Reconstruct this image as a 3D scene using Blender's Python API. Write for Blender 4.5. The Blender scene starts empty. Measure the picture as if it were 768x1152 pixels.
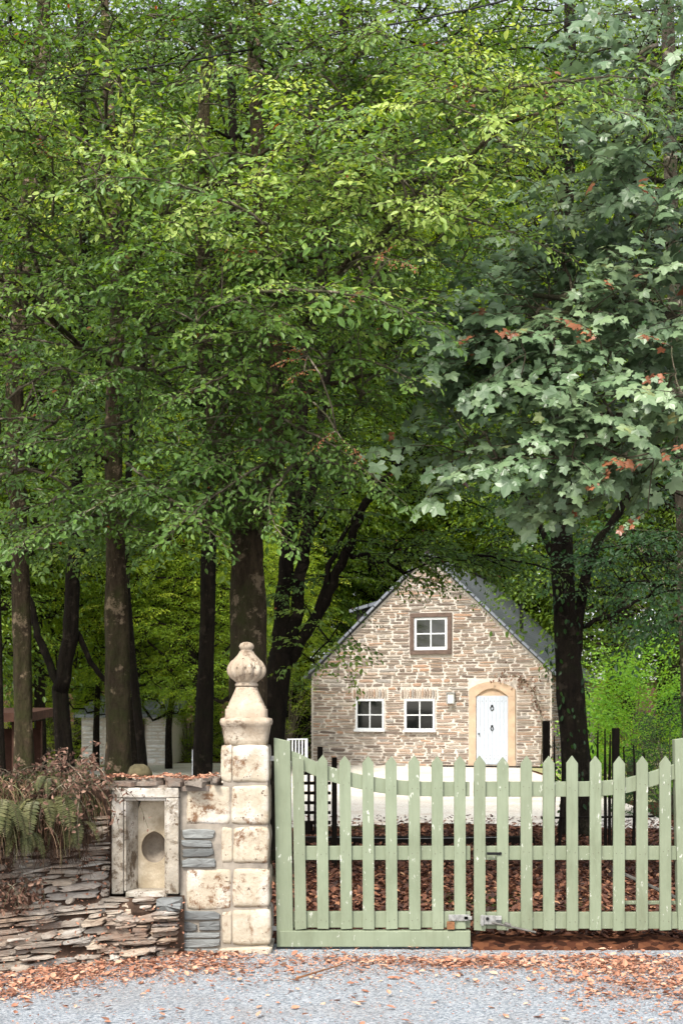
import bpy, math, random
import numpy as np
from mathutils import Vector, Matrix
R = math.radians
sc = bpy.context.scene
COL = sc.collection
# ------------------------------------------------------------------ camera
F = 1500.0; HZ = 801.0; CH = 1.62          # focal length and horizon in photo pixels, eye height
def P(px, py, Y):
    return np.array([(px-384)*Y/F, Y, CH-(py-HZ)*Y/F])
cam_d = bpy.data.cameras.new('camera'); cam = bpy.data.objects.new('camera', cam_d); COL.objects.link(cam)
cam.location = (0, 0, CH); cam.rotation_euler = (R(90), 0, 0)
cam_d.sensor_fit = 'VERTICAL'; cam_d.sensor_height = 36; cam_d.lens = 36*F/1152
cam_d.shift_y = (HZ-576)/1152; cam_d.clip_end = 2000; cam_d.clip_start = 0.05
cam_d.dof.use_dof = True; cam_d.dof.focus_distance = 9.3; cam_d.dof.aperture_fstop = 8.0
sc.camera = cam
# ------------------------------------------------------------------ light
SUN_EL, SUN_AZ = 52.0, 203.0               # azimuth: clockwise from +Y (203 = behind the camera to the left)
w = bpy.data.worlds.new('World'); sc.world = w; w.use_nodes = True
nt = w.node_tree; bg = nt.nodes['Background']; sky = nt.nodes.new('ShaderNodeTexSky')
sky.sky_type = 'NISHITA'; sky.sun_disc = False; sky.sun_elevation = R(SUN_EL); sky.sun_rotation = R(SUN_AZ)
sky.air_density = 1.0; sky.dust_density = 2.5; sky.ozone_density = 0.6
hz_sat = nt.nodes.new('ShaderNodeHueSaturation'); hz_sat.inputs['Saturation'].default_value = .35   # thin bright cloud
nt.links.new(sky.outputs[0], hz_sat.inputs['Color']); nt.links.new(hz_sat.outputs[0], bg.inputs[0]); bg.inputs[1].default_value = 0.15
sd = bpy.data.lights.new('sun', 'SUN'); so = bpy.data.objects.new('sun', sd); COL.objects.link(so)
sd.energy = 2.0; sd.angle = R(12); sd.color = (1, .95, .87)
dv = Vector((math.sin(R(SUN_AZ))*math.cos(R(SUN_EL)), math.cos(R(SUN_AZ))*math.cos(R(SUN_EL)), math.sin(R(SUN_EL))))
so.rotation_euler = dv.to_track_quat('Z', 'Y').to_euler(); so.location = (0, 0, 40)
sc.view_settings.view_transform = 'Standard'; sc.view_settings.look = 'None'
sc.view_settings.gamma = 1; sc.view_settings.exposure = 1.3
sc.render.engine = 'CYCLES'; sc.cycles.use_denoising = True
sc.cycles.max_bounces = 7; sc.cycles.diffuse_bounces = 4; sc.cycles.glossy_bounces = 2; sc.cycles.transmission_bounces = 4
sc.cycles.use_fast_gi = False
# ------------------------------------------------------------------ materials
def srgb(c):
    return tuple(((v/255)/12.92 if v/255 <= .04045 else ((v/255+.055)/1.055)**2.4) for v in c)+(1,)
class M:
    def __init__(s, name, rough=.8, spec=.3):
        s.m = bpy.data.materials.new(name); s.m.use_nodes = True; s.t = s.m.node_tree
        s.b = s.t.nodes['Principled BSDF']; s.b.inputs['Roughness'].default_value = rough
        s.b.inputs['Specular IOR Level'].default_value = spec
        s.tc = s.n('ShaderNodeTexCoord')
    def n(s, k): return s.t.nodes.new(k)
    def l(s, a, b): s.t.links.new(a, b)
    def coord(s, scale=(1,1,1)):
        mp = s.n('ShaderNodeMapping'); mp.inputs['Scale'].default_value = scale
        s.l(s.tc.outputs['Object'], mp.inputs[0]); return mp.outputs[0]
    def noise(s, scale, detail=5, rough=.6, sc3=(1,1,1), dist=0):
        x = s.n('ShaderNodeTexNoise'); x.inputs['Scale'].default_value = scale; x.inputs['Detail'].default_value = detail
        x.inputs['Roughness'].default_value = rough; x.inputs['Distortion'].default_value = dist
        s.l(s.coord(sc3), x.inputs['Vector']); return x.outputs[0]
    def voro(s, scale, sc3=(1,1,1), out='Color'):
        x = s.n('ShaderNodeTexVoronoi'); x.inputs['Scale'].default_value = scale; s.l(s.coord(sc3), x.inputs['Vector']); return x.outputs[out]
    def attr(s, name='tint'):
        x = s.n('ShaderNodeAttribute'); x.attribute_name = name; return x.outputs['Fac']
    def ramp(s, inp, stops, interp='LINEAR'):
        x = s.n('ShaderNodeValToRGB'); cr = x.color_ramp; cr.interpolation = interp
        while len(cr.elements) < len(stops): cr.elements.new(.5)
        for e, (p, c) in zip(cr.elements, stops):
            e.position = p; e.color = c if len(c) == 4 else srgb(c)
        s.l(inp, x.inputs[0]); return x.outputs[0]
    def mix(s, fac, a, b, mode='MIX'):
        x = s.n('ShaderNodeMix'); x.data_type = 'RGBA'; x.blend_type = mode
        for sock, v in ((x.inputs[0], fac), (x.inputs[6], a), (x.inputs[7], b)):
            if hasattr(v, 'links'): s.l(v, sock)
            elif isinstance(v, (int, float)): sock.default_value = v
            else: sock.default_value = v if len(v) == 4 else srgb(v)
        return x.outputs[2]
    def sep(s, col):
        x = s.n('ShaderNodeSeparateColor'); s.l(col, x.inputs[0]); return x.outputs[0]
    def math(s, op, a, b):
        x = s.n('ShaderNodeMath'); x.operation = op
        for i, v in enumerate((a, b)):
            if hasattr(v, 'links'): s.l(v, x.inputs[i])
            else: x.inputs[i].default_value = v
        return x.outputs[0]
    def bump(s, h, strength=.5, dist=.02):
        x = s.n('ShaderNodeBump'); x.inputs['Strength'].default_value = strength; x.inputs['Distance'].default_value = dist
        s.l(h, x.inputs['Height']); s.l(x.outputs[0], s.b.inputs['Normal']); return s
    def col(s, c):
        if hasattr(c, 'links'): s.l(c, s.b.inputs['Base Color'])
        else: s.b.inputs['Base Color'].default_value = c if len(c) == 4 else srgb(c)
        return s
def BW(a, b): return [(a, (0,0,0,1)), (b, (1,1,1,1))]
MAT = {}
def leafmat(name, stops, trans=.35, rough=.45, spec=.38, sat=1.2):
    x = M(name, rough, spec); c = x.ramp(x.attr(), stops); x.col(c)
    tr = x.n('ShaderNodeBsdfTranslucent'); hs = x.n('ShaderNodeHueSaturation')
    hs.inputs['Hue'].default_value = .475; hs.inputs['Saturation'].default_value = sat; hs.inputs['Value'].default_value = 1.7
    x.l(c, hs.inputs['Color']); x.l(hs.outputs[0], tr.inputs[0])
    ms = x.n('ShaderNodeMixShader'); ms.inputs[0].default_value = trans
    x.l(x.b.outputs[0], ms.inputs[1]); x.l(tr.outputs[0], ms.inputs[2]); x.l(ms.outputs[0], x.t.nodes['Material Output'].inputs[0])
    MAT[name] = x.m
# tint 0..1 : dark green ... fresh yellow green; above .93 rusty
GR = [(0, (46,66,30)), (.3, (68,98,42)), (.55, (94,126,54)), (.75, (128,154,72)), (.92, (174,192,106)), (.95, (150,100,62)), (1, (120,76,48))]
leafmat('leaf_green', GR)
leafmat('leaf_dark', [(0, (26,48,24)), (.5, (44,78,34)), (.9, (74,108,44)), (.95, (140,84,52)), (1, (120,70,44))], .28)
leafmat('leaf_maple', [(0, (66,90,58)), (.5, (98,122,86)), (.85, (126,146,106)), (.91, (140,150,96)), (.94, (156,100,66)), (1, (122,76,52))], .2, .4, .55, 1.)
leafmat('leaf_wood_dark', [(0, (48,70,28)), (.4, (80,108,40)), (.8, (112,138,56)), (1, (142,162,74))], .45)  # darkened copy for the deep wood; its shade is put into the colour
leafmat('leaf_far_lit', [(0, (72,104,36)), (.4, (114,144,50)), (.8, (154,172,70)), (1, (184,194,98))], .55)  # brightened copy; sunlight on the foliage is put into the colour
leafmat('leaf_bush', [(0, (56,98,32)), (.5, (96,146,46)), (1, (144,182,72))], .4)
leafmat('fern', [(0, (52,54,32)), (.5, (84,88,52)), (1, (128,124,84))], .25, .5, .4, 1.)
leafmat('dry_leaf', [(0, (70,50,40)), (.4, (112,84,70)), (.8, (148,118,100)), (1, (186,164,146))], .15, .7, .2, .9)
leafmat('dead_grass', [(0, (66,48,38)), (.5, (112,86,66)), (1, (160,134,108))], .1, .8, .15, .9)
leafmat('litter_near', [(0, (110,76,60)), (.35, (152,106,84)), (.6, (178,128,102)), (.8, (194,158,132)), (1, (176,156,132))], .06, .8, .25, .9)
leafmat('litter_shade', [(0, (34,23,18)), (.4, (68,43,33)), (.7, (102,65,47)), (.9, (138,94,68)), (1, (170,134,100))], .05, .7, .3, .9)  # darker leaf colours stand in for canopy shade behind the gate
def bark(name, a, b, moss, mf=.5):
    x = M(name, .95, .1); n1 = x.noise(11, 9, .75, (1,1,.22)); n2 = x.noise(2.2, 5, .65); n3 = x.noise(6, 7, .7); n4 = x.noise(28, 6, .7, (1,1,.5))
    c = x.ramp(n1, [(.36, a), (.62, b)]); c = x.mix(x.ramp(n2, BW(.62-mf*.3, .75-mf*.2)), c, moss)
    c = x.mix(x.math('MULTIPLY', x.ramp(n3, BW(.56, .62)), .75 if mf > .4 else .35), c, tuple(min(255, int(v*1.5)+22) for v in b))
    c = x.mix(x.math('MULTIPLY', x.ramp(n4, BW(.5, .65)), .5), c, a); x.col(c).bump(x.math('ADD', n1, x.math('MULTIPLY', n4, .6)), 1, .07); MAT[name] = x.m
bark('bark_mossy', (44,37,29), (86,74,58), (62,64,38), .55)
bark('bark_dark', (22,19,15), (40,34,27), (34,36,22), .3)
bark('bark_grey', (50,46,38), (84,78,66), (60,62,40), .5)
bark('twig', (74,66,54), (120,110,94), (96,98,70), .5)
# gate paint
x = M('sage_paint', .55, .35)
n1 = x.noise(3, 5, .6); n2 = x.noise(26, 6, .75, (1,1,.35)); n3 = x.noise(9, 8, .75, (1,1,.25)); n4 = x.noise(1.1, 3)
c = x.ramp(n1, [(.3, (120,130,106)), (.7, (133,142,118))]); c = x.mix(x.ramp(n2, BW(.635, .65)), c, (205,207,195))
c = x.mix(x.math('MULTIPLY', x.ramp(n3, BW(.5, .68)), .5), c, (98,104,80)); c = x.mix(x.math('MULTIPLY', x.ramp(n4, BW(.5, .7)), .3), c, (160,170,146))
c = x.mix(x.math('MULTIPLY', x.ramp(x.noise(60, 5, .7, (1,1,.04)), BW(.5, .7)), .35), c, (106,114,92)); c = x.mix(x.ramp(x.attr(), [(.0, (0,0,0,1)), (.9, (.22,.22,.22,1)), (.93, (1,1,1,1))]), c, (92,88,70)); x.col(c).bump(x.noise(60, 5, .7, (1,1,.05)), .5, .005); MAT['sage_paint'] = x.m
# limestone
def stone(name, a, b, dark=.64, rust=(116,88,66), white=(204,198,188)):
    x = M(name, .9, .2); n1 = x.noise(5, 8, .65); n2 = x.noise(14, 8, .75); n3 = x.noise(4.5, 7, .7, dist=.6); n4 = x.noise(2.5, 5, .6)
    g = x.noise(60, 4, .6)
    c = x.ramp(n1, [(.35, a), (.65, b)]); c = x.mix(x.ramp(n4, BW(.5, .62)), c, white)
    m = x.math('MULTIPLY', x.ramp(n3, BW(.5, .57)), x.ramp(n2, BW(dark-.14, dark-.05))); c = x.mix(m, c, rust)
    c = x.mix(x.math('MULTIPLY', x.ramp(g, BW(.5, .75)), .35), c, (150,130,104)); c = x.mix(x.ramp(x.noise(20, 6, .8), BW(dark, dark+.03)), c, (92,76,60))
    x.col(c).bump(x.math('ADD', n2, x.math('MULTIPLY', n1, 1.5)), .55, .02); MAT[name] = x.m
stone('limestone', (168,156,136), (190,179,160), .6)
stone('limestone_plain', (168,157,138), (182,172,154), .62)
stone('finial_stone', (150,135,116), (178,163,144), .62, (112,96,80), (190,178,160))
stone('niche_stone', (136,128,114), (178,170,156), .57, (94,82,68), (200,194,184))
stone('niche_back', (160,146,122), (180,167,145), .7, (140,118,90), (208,196,174))
def perstone(name, stops, rough=.85, spec=.25, bumpd=.015, lich=(206,200,184), lth=.66, brown=None):
    x = M(name, rough, spec); c = x.ramp(x.attr(), stops); n1 = x.noise(11, 8, .7, (1,1,2.2)); n2 = x.noise(30, 6, .7)
    c = x.mix(x.math('MULTIPLY', x.ramp(n1, BW(.45, .7)), .4), c, (60,50,42)); c = x.mix(x.ramp(n2, BW(lth, lth+.05)), c, lich)
    if brown: c = x.mix(x.math('MULTIPLY', x.ramp(x.noise(2.6, 6, .7), BW(.48, .6)), .6), c, brown)
    x.col(c).bump(x.math('ADD', n1, x.math('MULTIPLY', n2, .4)), .8, bumpd); MAT[name] = x.m
perstone('rubble', [(0, (112,102,94)), (.25, (142,132,120)), (.5, (166,156,144)), (.7, (176,160,140)), (.85, (144,140,134)), (1, (192,184,172))], brown=(124,98,80))
perstone('blue_slate', [(0, (86,88,86)), (.5, (108,111,110)), (1, (134,136,132))], .6, .4, .006, (176,176,168), .72)
perstone('cottage_stone', [(0, (112,100,92)), (.2, (140,124,112)), (.4, (162,146,132)), (.55, (176,158,142)), (.68, (176,142,118)), (.8, (156,150,144)), (.92, (184,172,158)), (1, (124,112,104))], .9, .15, .02, (214,202,184), .7)
perstone('whitewash_stone', [(0, (206,204,200)), (1, (230,228,224))], .9, .15, .02, (224,222,218), .6)
def flat(name, c, rough=.6, spec=.3, metal=0, var=.12, vs=8):
    x = M(name, rough, spec); a = c; d = tuple(int(v*(1-var)) for v in c)
    x.col(x.ramp(x.noise(vs, 5, .65), [(.3, d), (.7, a)])).bump(x.noise(vs*5, 4), .2, .003); x.b.inputs['Metallic'].default_value = metal; MAT[name] = x.m
flat('mortar', (214,205,194), .95, .1); flat('mortar_grey', (164,154,140), .95, .1, 0, .3); flat('earth', (92,74,62), 1, .05, 0, .4, 12)
flat('moss', (66,72,36), 1, .05, 0, .45, 25); flat('white_paint', (216,218,220), .4, .4, 0, .04); flat('door_paint', (182,189,198), .4, .4, 0, .04, 3)
flat('brown_frame', (112,94,84), .7, .2, 0, .25); flat('sandstone', (198,172,146), .85, .15, 0, .14, 4); flat('dark_wood', (30,25,20), .9, .1, 0, .4)
flat('bargeboard', (44,40,38), .8, .2, 0, .2); flat('galvanised', (172,172,168), .42, .5, .35, .3, 30); flat('rusty_iron', (150,104,70), .7, .3, .2, .35, 40)
flat('worn_steel', (118,115,108), .55, .4, .3, .3, 30); flat('black_iron', (28,28,28), .5, .4, .5); flat('cable_rubber', (16,16,17), .6, .3); flat('stump_wood', (104,96,72), .95, .1, 0, .35, 14)
flat('interior', (20,20,20), 1, 0); flat('shed_wood', (74,52,42), .9, .1, 0, .3); flat('lamp_glass', (214,212,204), .25, .5, 0, .03)
x = M('window_glass', .06, .8); x.col((16,19,18)); MAT['window_glass'] = x.m
x = M('cavity', 1, .05); x.col(x.ramp(x.noise(14, 6, .7), [(.3, (120,110,98)), (.7, (160,150,136))])).bump(x.noise(30, 5), .6, .01); MAT['cavity'] = x.m
x = M('roof_slate', .38, .5)
br = x.n('ShaderNodeTexBrick'); br.inputs['Scale'].default_value = 1; br.inputs['Brick Width'].default_value = .32; br.inputs['Row Height'].default_value = .2
br.inputs['Mortar Size'].default_value = .022; br.inputs['Color1'].default_value = srgb((106,111,122)); br.inputs['Color2'].default_value = srgb((134,139,150)); br.inputs['Mortar'].default_value = srgb((40,42,48))
x.l(x.coord(), br.inputs['Vector']); x.col(x.mix(x.math('MULTIPLY', x.ramp(x.noise(3), BW(.5, .7)), .4), br.outputs[0], (110,112,100))).bump(br.outputs[1], -.6, .02); MAT['roof_slate'] = x.m
# grounds
x = M('gravel_blue', .85, .25)
v = x.voro(95); vs = x.sep(v); n = x.noise(1.3, 5, .6); n2 = x.noise(240, 3, .7)
c = x.ramp(vs, [(0, (112,120,126)), (.35, (148,156,163)), (.7, (176,182,189)), (1, (204,206,208))]); c = x.mix(x.math('MULTIPLY', x.ramp(n, BW(.45, .7)), .4), c, (150,142,136))
c = x.mix(x.math('MULTIPLY', x.ramp(n2, BW(.5, .7)), .35), c, (98,98,100)); x.col(c).bump(x.math('ADD', x.voro(95, out='Distance'), n2), .9, .012); MAT['gravel_blue'] = x.m
x = M('gravel_pale', .95, .15); v = x.sep(x.voro(60)); c = x.ramp(v, [(0, (186,178,164)), (1, (232,226,216))])
c = x.mix(x.math('MULTIPLY', x.ramp(x.noise(.8, 6, .7), BW(.5, .65)), .5), c, (176,150,126)); x.col(c).bump(v, .5, .01); MAT['gravel_pale'] = x.m
x = M('forest_floor', 1, .05); v = x.sep(x.voro(22)); c = x.ramp(v, [(0, (40,25,19)), (.5, (70,42,30)), (1, (100,64,44))])
c = x.mix(x.ramp(x.noise(.25, 5, .6), BW(.52, .62)), c, (58,66,34)); x.col(c).bump(v, .8, .03); MAT['forest_floor'] = x.m
x = M('grass_ground', 1, .05); x.col(x.ramp(x.noise(2.5, 8, .7), [(.3, (136,136,90)), (.7, (190,184,144))])).bump(x.noise(30, 5), .6, .03); MAT['grass_ground'] = x.m
# ------------------------------------------------------------------ mesh helpers
class MB:
    def __init__(s): s.V = []; s.F = {}; s.T = {}; s.n = 0
    def add(s, V, F, t=.5):
        V = np.asarray(V, float)
        if not isinstance(F, list): F = [F]
        for f in F:
            f = np.asarray(f, int)
            if f.ndim == 1: f = f[None]
            k = f.shape[1]; s.F.setdefault(k, []).append(f+s.n)
            tt = np.full(len(f), t, float) if np.isscalar(t) else np.asarray(t, float)
            s.T.setdefault(k, []).append(tt)
        s.V.append(V); s.n += len(V); return s
    def mesh(s, name, mat, smooth=False):
        me = bpy.data.meshes.new(name); V = np.concatenate(s.V); fl, st, tn, p = [], [], [], 0
        for k in s.F:
            f = np.concatenate(s.F[k]); fl.append(f.ravel()); st.append(p+np.arange(len(f))*k); p += f.size; tn.append(np.concatenate(s.T[k]))
        fl = np.concatenate(fl).astype(np.int32); st = np.concatenate(st).astype(np.int32); tn = np.concatenate(tn).astype(np.float32)
        me.vertices.add(len(V)); me.vertices.foreach_set('co', V.astype(np.float32).ravel())
        me.loops.add(len(fl)); me.loops.foreach_set('vertex_index', fl)
        me.polygons.add(len(st)); me.polygons.foreach_set('loop_start', st)
        me.update(calc_edges=True); me.validate()
        if len(me.polygons) == len(tn):
            a = me.attributes.new('tint', 'FLOAT', 'FACE'); a.data.foreach_set('value', tn)
        me.polygons.foreach_set('use_smooth', [smooth]*len(me.polygons)); me.materials.append(MAT[mat]); return me
    def build(s, name, mat, parent=None, smooth=False, bevel=0):
        o = bpy.data.objects.new(name, s.mesh(name, mat, smooth)); COL.objects.link(o)
        if parent is not None: o.parent = parent
        if bevel:
            m = o.modifiers.new('bevel', 'BEVEL'); m.width = bevel; m.segments = 2; m.limit_method = 'ANGLE'
        return o
def tag(o, label, cat, group=None, kind=None):
    if label: o['label'] = label
    if cat: o['category'] = cat
    if group: o['group'] = group
    if kind: o['kind'] = kind
    return o
def empty(name, loc, label, cat, group=None, rz=0):
    o = bpy.data.objects.new(name, None); o.location = loc; o.rotation_euler = (0,0,rz); o.empty_display_size = .1; COL.objects.link(o)
    return tag(o, label, cat, group)
BF = np.array([[0,3,2,1],[4,5,6,7],[0,1,5,4],[1,2,6,5],[2,3,7,6],[3,0,4,7]])
def box(x0, x1, y0, y1, z0, z1):
    return np.array([[x0,y0,z0],[x1,y0,z0],[x1,y1,z0],[x0,y1,z0],[x0,y0,z1],[x1,y0,z1],[x1,y1,z1],[x0,y1,z1]], float), BF
def bx(x0, x1, y0, y1, z0, z1, mb=None, t=.5):
    mb = mb or MB(); v, f = box(x0,x1,y0,y1,z0,z1); return mb.add(v, f, t)
def prism_xz(pts, y0, y1, mb=None, t=.5):
    mb = mb or MB(); n = len(pts); a = [(p[0], y0, p[1]) for p in pts]; b = [(p[0], y1, p[1]) for p in pts]
    i = np.arange(n); j = (i+1) % n
    return mb.add(a+b, [np.arange(n), np.arange(n, 2*n)[::-1], np.stack([i, i+n, j+n, j], 1)], t)
def strip_xz(top, bot, y0, y1, mb=None):           # curved rail: matching top and bottom polylines
    mb = mb or MB(); n = len(top)
    V = [(p[0], y, p[1]) for y in (y0, y1) for q in (top, bot) for p in q]
    i = np.arange(n-1); T0, B0, T1, B1 = 0, n, 2*n, 3*n
    q = lambda a, b, flip: np.stack([a+i, a+i+1, b+i+1, b+i], 1)[:, ::(-1 if flip else 1)]
    return mb.add(V, [q(T0, B0, 1), q(T1, B1, 0), q(T0, T1, 0), q(B0, B1, 1), np.array([[T0, T1, B1, B0], [T0+n-1, B0+n-1, B1+n-1, T1+n-1]])])
def resample(pts, m):
    pts = np.asarray(pts, float); n = len(pts); P_ = np.vstack([2*pts[0]-pts[1], pts, 2*pts[-1]-pts[-2]]); out = []
    for i in range(n-1):
        p0, p1, p2, p3 = P_[i:i+4]
        for t in np.arange(m)/m:
            out.append(.5*((2*p1)+(-p0+p2)*t+(2*p0-5*p1+4*p2-p3)*t*t+(-p0+3*p1-3*p2+p3)*t**3))
    out.append(pts[-1]); return np.array(out)
def tube(mb, pts, rad, sides=6, rng=None, rough=0, t=.5):
    pts = np.asarray(pts, float); n = len(pts); rad = np.broadcast_to(np.asarray(rad, float), (n,))
    tg = np.gradient(pts, axis=0); tg /= np.linalg.norm(tg, axis=1)[:, None]+1e-9
    ref = np.array([1., 0, 0]) if abs(tg[0][0]) < .8 else np.array([0, 1., 0]); a = np.linspace(0, 2*math.pi, sides, endpoint=False); V = []
    lob = 1+(rough*np.sin(a*3+1.3)+rough*.7*np.sin(a*5+.4) if rough else 0)
    for i in range(n):
        u = np.cross(tg[i], ref); u /= np.linalg.norm(u)+1e-9; v = np.cross(tg[i], u); ref = np.cross(u, tg[i])
        r = rad[i]*lob*(1+(rng.normal(0, rough*.35, sides) if rough else 0))
        V.append(pts[i]+np.outer(np.cos(a)*r, u)+np.outer(np.sin(a)*r, v))
    V = np.concatenate(V); i = np.arange(n-1)[:, None]*sides; j = np.arange(sides)[None]; k = (j+1) % sides
    Fq = np.stack([i+j, i+k, i+sides+k, i+sides+j], -1).reshape(-1, 4)
    return mb.add(V, [Fq, np.arange(sides)[::-1], np.arange(sides)+(n-1)*sides], t)
def loft(mb, prof, cx, cy, seg=48, lobes=None):     # prof: (z, r, squareness)
    a = np.linspace(0, 2*math.pi, seg, endpoint=False)+math.pi/seg; V = []
    for z, r, e in prof:
        rr = r/((np.abs(np.cos(a))**e+np.abs(np.sin(a))**e)**(1/e))
        if lobes: rr = rr*lobes(z, a)
        V.append(np.stack([cx+rr*np.cos(a), cy+rr*np.sin(a), np.full(seg, z)], 1))
    n = len(prof); V = np.concatenate(V); i = np.arange(n-1)[:, None]*seg; j = np.arange(seg)[None]; k = (j+1) % seg
    return mb.add(V, [np.stack([i+j, i+k, i+seg+k, i+seg+j], -1).reshape(-1, 4), np.arange(seg)[::-1], np.arange(seg)+(n-1)*seg])
def rock(mb, mp, x0, x1, z0, z1, d, rng, jit=.12, tint=.5, npt=12, bev=.12, y0=0., tl=.03, e=5.):
    """irregular flat stone face in the x-z plane, standing d proud of depth y0; mp maps (x, depth, z) to the world"""
    w_, h_ = x1-x0, z1-z0; cx, cz = (x0+x1)/2, (z0+z1)/2
    a = (np.arange(npt)+.5)*2*math.pi/npt+rng.normal(0, .1, npt)
    r = 1/((np.abs(np.cos(a))**e+np.abs(np.sin(a))**e)**(1/e)); r = r*(1-np.abs(rng.normal(0, jit, npt)))
    ex, ez = r*np.cos(a)*w_/2, r*np.sin(a)*h_/2; tilt = rng.normal(0, tl); ez = ez+ex*tilt
    V = []; b = min(bev, .35); hx, hz = min(h_, w_)*b, min(h_, w_)*b
    sx = lambda q: ex*(1-q*hx/(w_/2)); sz = lambda q: ez*(1-q*hz/(h_/2)*1.3)
    for dep, q in ((y0, -.0), (y0+d*.7, 0), (y0+d, 1.)):
        dj = rng.normal(0, d*.06, npt) if dep > y0 else 0
        V += [mp(cx+X, dep+D, cz+Z) for X, Z, D in zip(sx(q), sz(q), np.broadcast_to(dj, npt))]
    V.append(mp(cx+rng.normal(0, w_*.1), y0+d*rng.uniform(.95, 1.12), cz)); i = np.arange(npt); j = (i+1) % npt
    mb.add(V, [np.stack([i, j, j+npt, i+npt], 1), np.stack([i+npt, j+npt, j+2*npt, i+2*npt], 1), np.stack([i+2*npt, j+2*npt, np.full(npt, 3*npt)], 1)], tint)
def courses(rng, z0, z1, hmin, hmax, wmin, wmax, interval, gap, emit):
    z = z0
    while z < z1-hmin*.5:
        h = min(rng.uniform(hmin, hmax), z1-z)
        for a, b in interval(z, z+h):
            xx = a
            while xx < b-.01:
                w_ = rng.uniform(wmin, wmax)
                if b-xx-w_ < wmin*.6: w_ = b-xx
                if rng.random() < .35 and h > hmin*1.25:
                    q = rng.uniform(.4, .6); emit(xx+gap/2, xx+w_-gap/2, z+gap/2, z+h*q-gap/2); emit(xx+gap/2, xx+w_-gap/2, z+h*q+gap/2, z+h-gap/2)
                else: emit(xx+gap/2, xx+w_-gap/2, z+gap/2, z+h-gap/2)
                xx += w_
        z += h
# ------------------------------------------------------------------ leaf helpers
LEAF = (np.array([[0,0,0],[.28,.2,.05],[.66,.2,.04],[1,0,-.08],[.66,-.2,.04],[.28,-.2,.05],[.5,0,0]]), [np.array([[0,1,2,3],[0,3,4,5]])])
LEAF = (np.array([[0,0,0],[.25,.22,.05],[.62,.24,.03],[1,0,-.12],[.62,-.24,.03],[.25,-.22,.05]]), [np.array([[0,3,2,1],[0,5,4,3]])])
LEAFN = (LEAF[0]*np.array([1, .42, .6]), LEAF[1])
def maple_leaf():
    ang = np.radians([180, 140, 112, 96, 72, 55, 38, 20, 0, -20, -38, -55, -72, -96, -112, -140]); rr = np.array([.08, .34, .5, .24, .62, .33, .38, .36, .78, .36, .38, .33, .62, .24, .5, .34])*1.
    rr = np.array([.12, .40, .54, .40, .64, .56, .43, .58, .78, .58, .43, .56, .64, .40, .54, .40]); V = [[.35, 0, 0]]
    for a, r in zip(ang, rr): V.append([.35+r*math.cos(a), r*math.sin(a), -.28*r*r])
    n = len(ang); i = np.arange(n); return np.array(V), [np.stack([np.zeros(n, int), (i+1) % n+1, i+1], 1)]
MAPLE = maple_leaf()
def put_leaves(mb, tpl, pos, d, nrm, size, tint):
    T, Fs = tpl; side = np.cross(nrm, d); side /= np.linalg.norm(side, axis=1)[:, None]+1e-9; up = np.cross(d, side)
    V = pos[:, None]+size[:, None, None]*(T[None, :, 0:1]*d[:, None]+T[None, :, 1:2]*side[:, None]+T[None, :, 2:3]*up[:, None])
    m = len(T); off = np.arange(len(pos))[:, None, None]*m
    for_f = [(f[None]+off).reshape(-1, f.shape[1]) for f in Fs]; tt = [np.repeat(tint, len(f)) for f in Fs]
    base = mb.n; mb.V.append(V.reshape(-1, 3)); mb.n += len(pos)*m
    for f, t in zip(for_f, tt): mb.F.setdefault(f.shape[1], []).append(f+base); mb.T.setdefault(f.shape[1], []).append(t)
def unit(v): return v/(np.linalg.norm(v, axis=-1, keepdims=True)+1e-9)
def spray_tpl(rng, nside=7, step=.068, lsize=.088, tilt=.45, wide=.55):
    """flat twig of length 1 along +x; returns leaf pos, dir, normal, rel size and twig segments"""
    Pp, D, N, S, tw = [], [], [], [], []
    def line(p, d, L, droop):
        n = max(2, int(L/step)); q = p.copy(); dd = d.copy(); seg = [q.copy()]
        for i in range(n):
            dd = unit(dd+np.array([0, 0, -droop])/n+rng.normal(0, .06, 3)); q = q+dd*L/n; seg.append(q.copy())
            s = 1 if i % 2 else -1; h = unit(np.cross([0, 0, 1.], dd))*s
            ld = unit(dd*.75+h*.7+np.array([0, 0, rng.normal(-.3, .25)])+rng.normal(0, .15, 3))
            Pp.append(q.copy()); D.append(ld); N.append(unit(np.array([0, 0, 1.])+rng.normal(0, tilt, 3))); S.append(lsize*rng.uniform(.7, 1.15))
        tw.append(np.array(seg)); return seg
    main = line(np.zeros(3), np.array([1., 0, .12]), 1., .5)
    for k in range(nside):
        t = (k+.7)/(nside+.6); p = main[min(int(t*(len(main)-1)), len(main)-1)]; s = 1 if k % 2 else -1
        d = unit(np.array([.75, s*.8, rng.normal(0, .12)])); line(p, d, wide*(1-.55*t)*rng.uniform(.8, 1.15), .4)
    return np.array(Pp), np.array(D), np.array(N), np.array(S), tw
rng0 = np.random.default_rng(5)
SPR = [spray_tpl(rng0) for _ in range(6)]
SPR_B = [spray_tpl(rng0, 3, .17, .22, .45, .5) for _ in range(6)]
SPR_M = [spray_tpl(rng0, 4, .145, .185, .4, .5) for _ in range(6)]
SPR_F = [spray_tpl(rng0, 7, .085, .085, .6, .6) for _ in range(6)]
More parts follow.
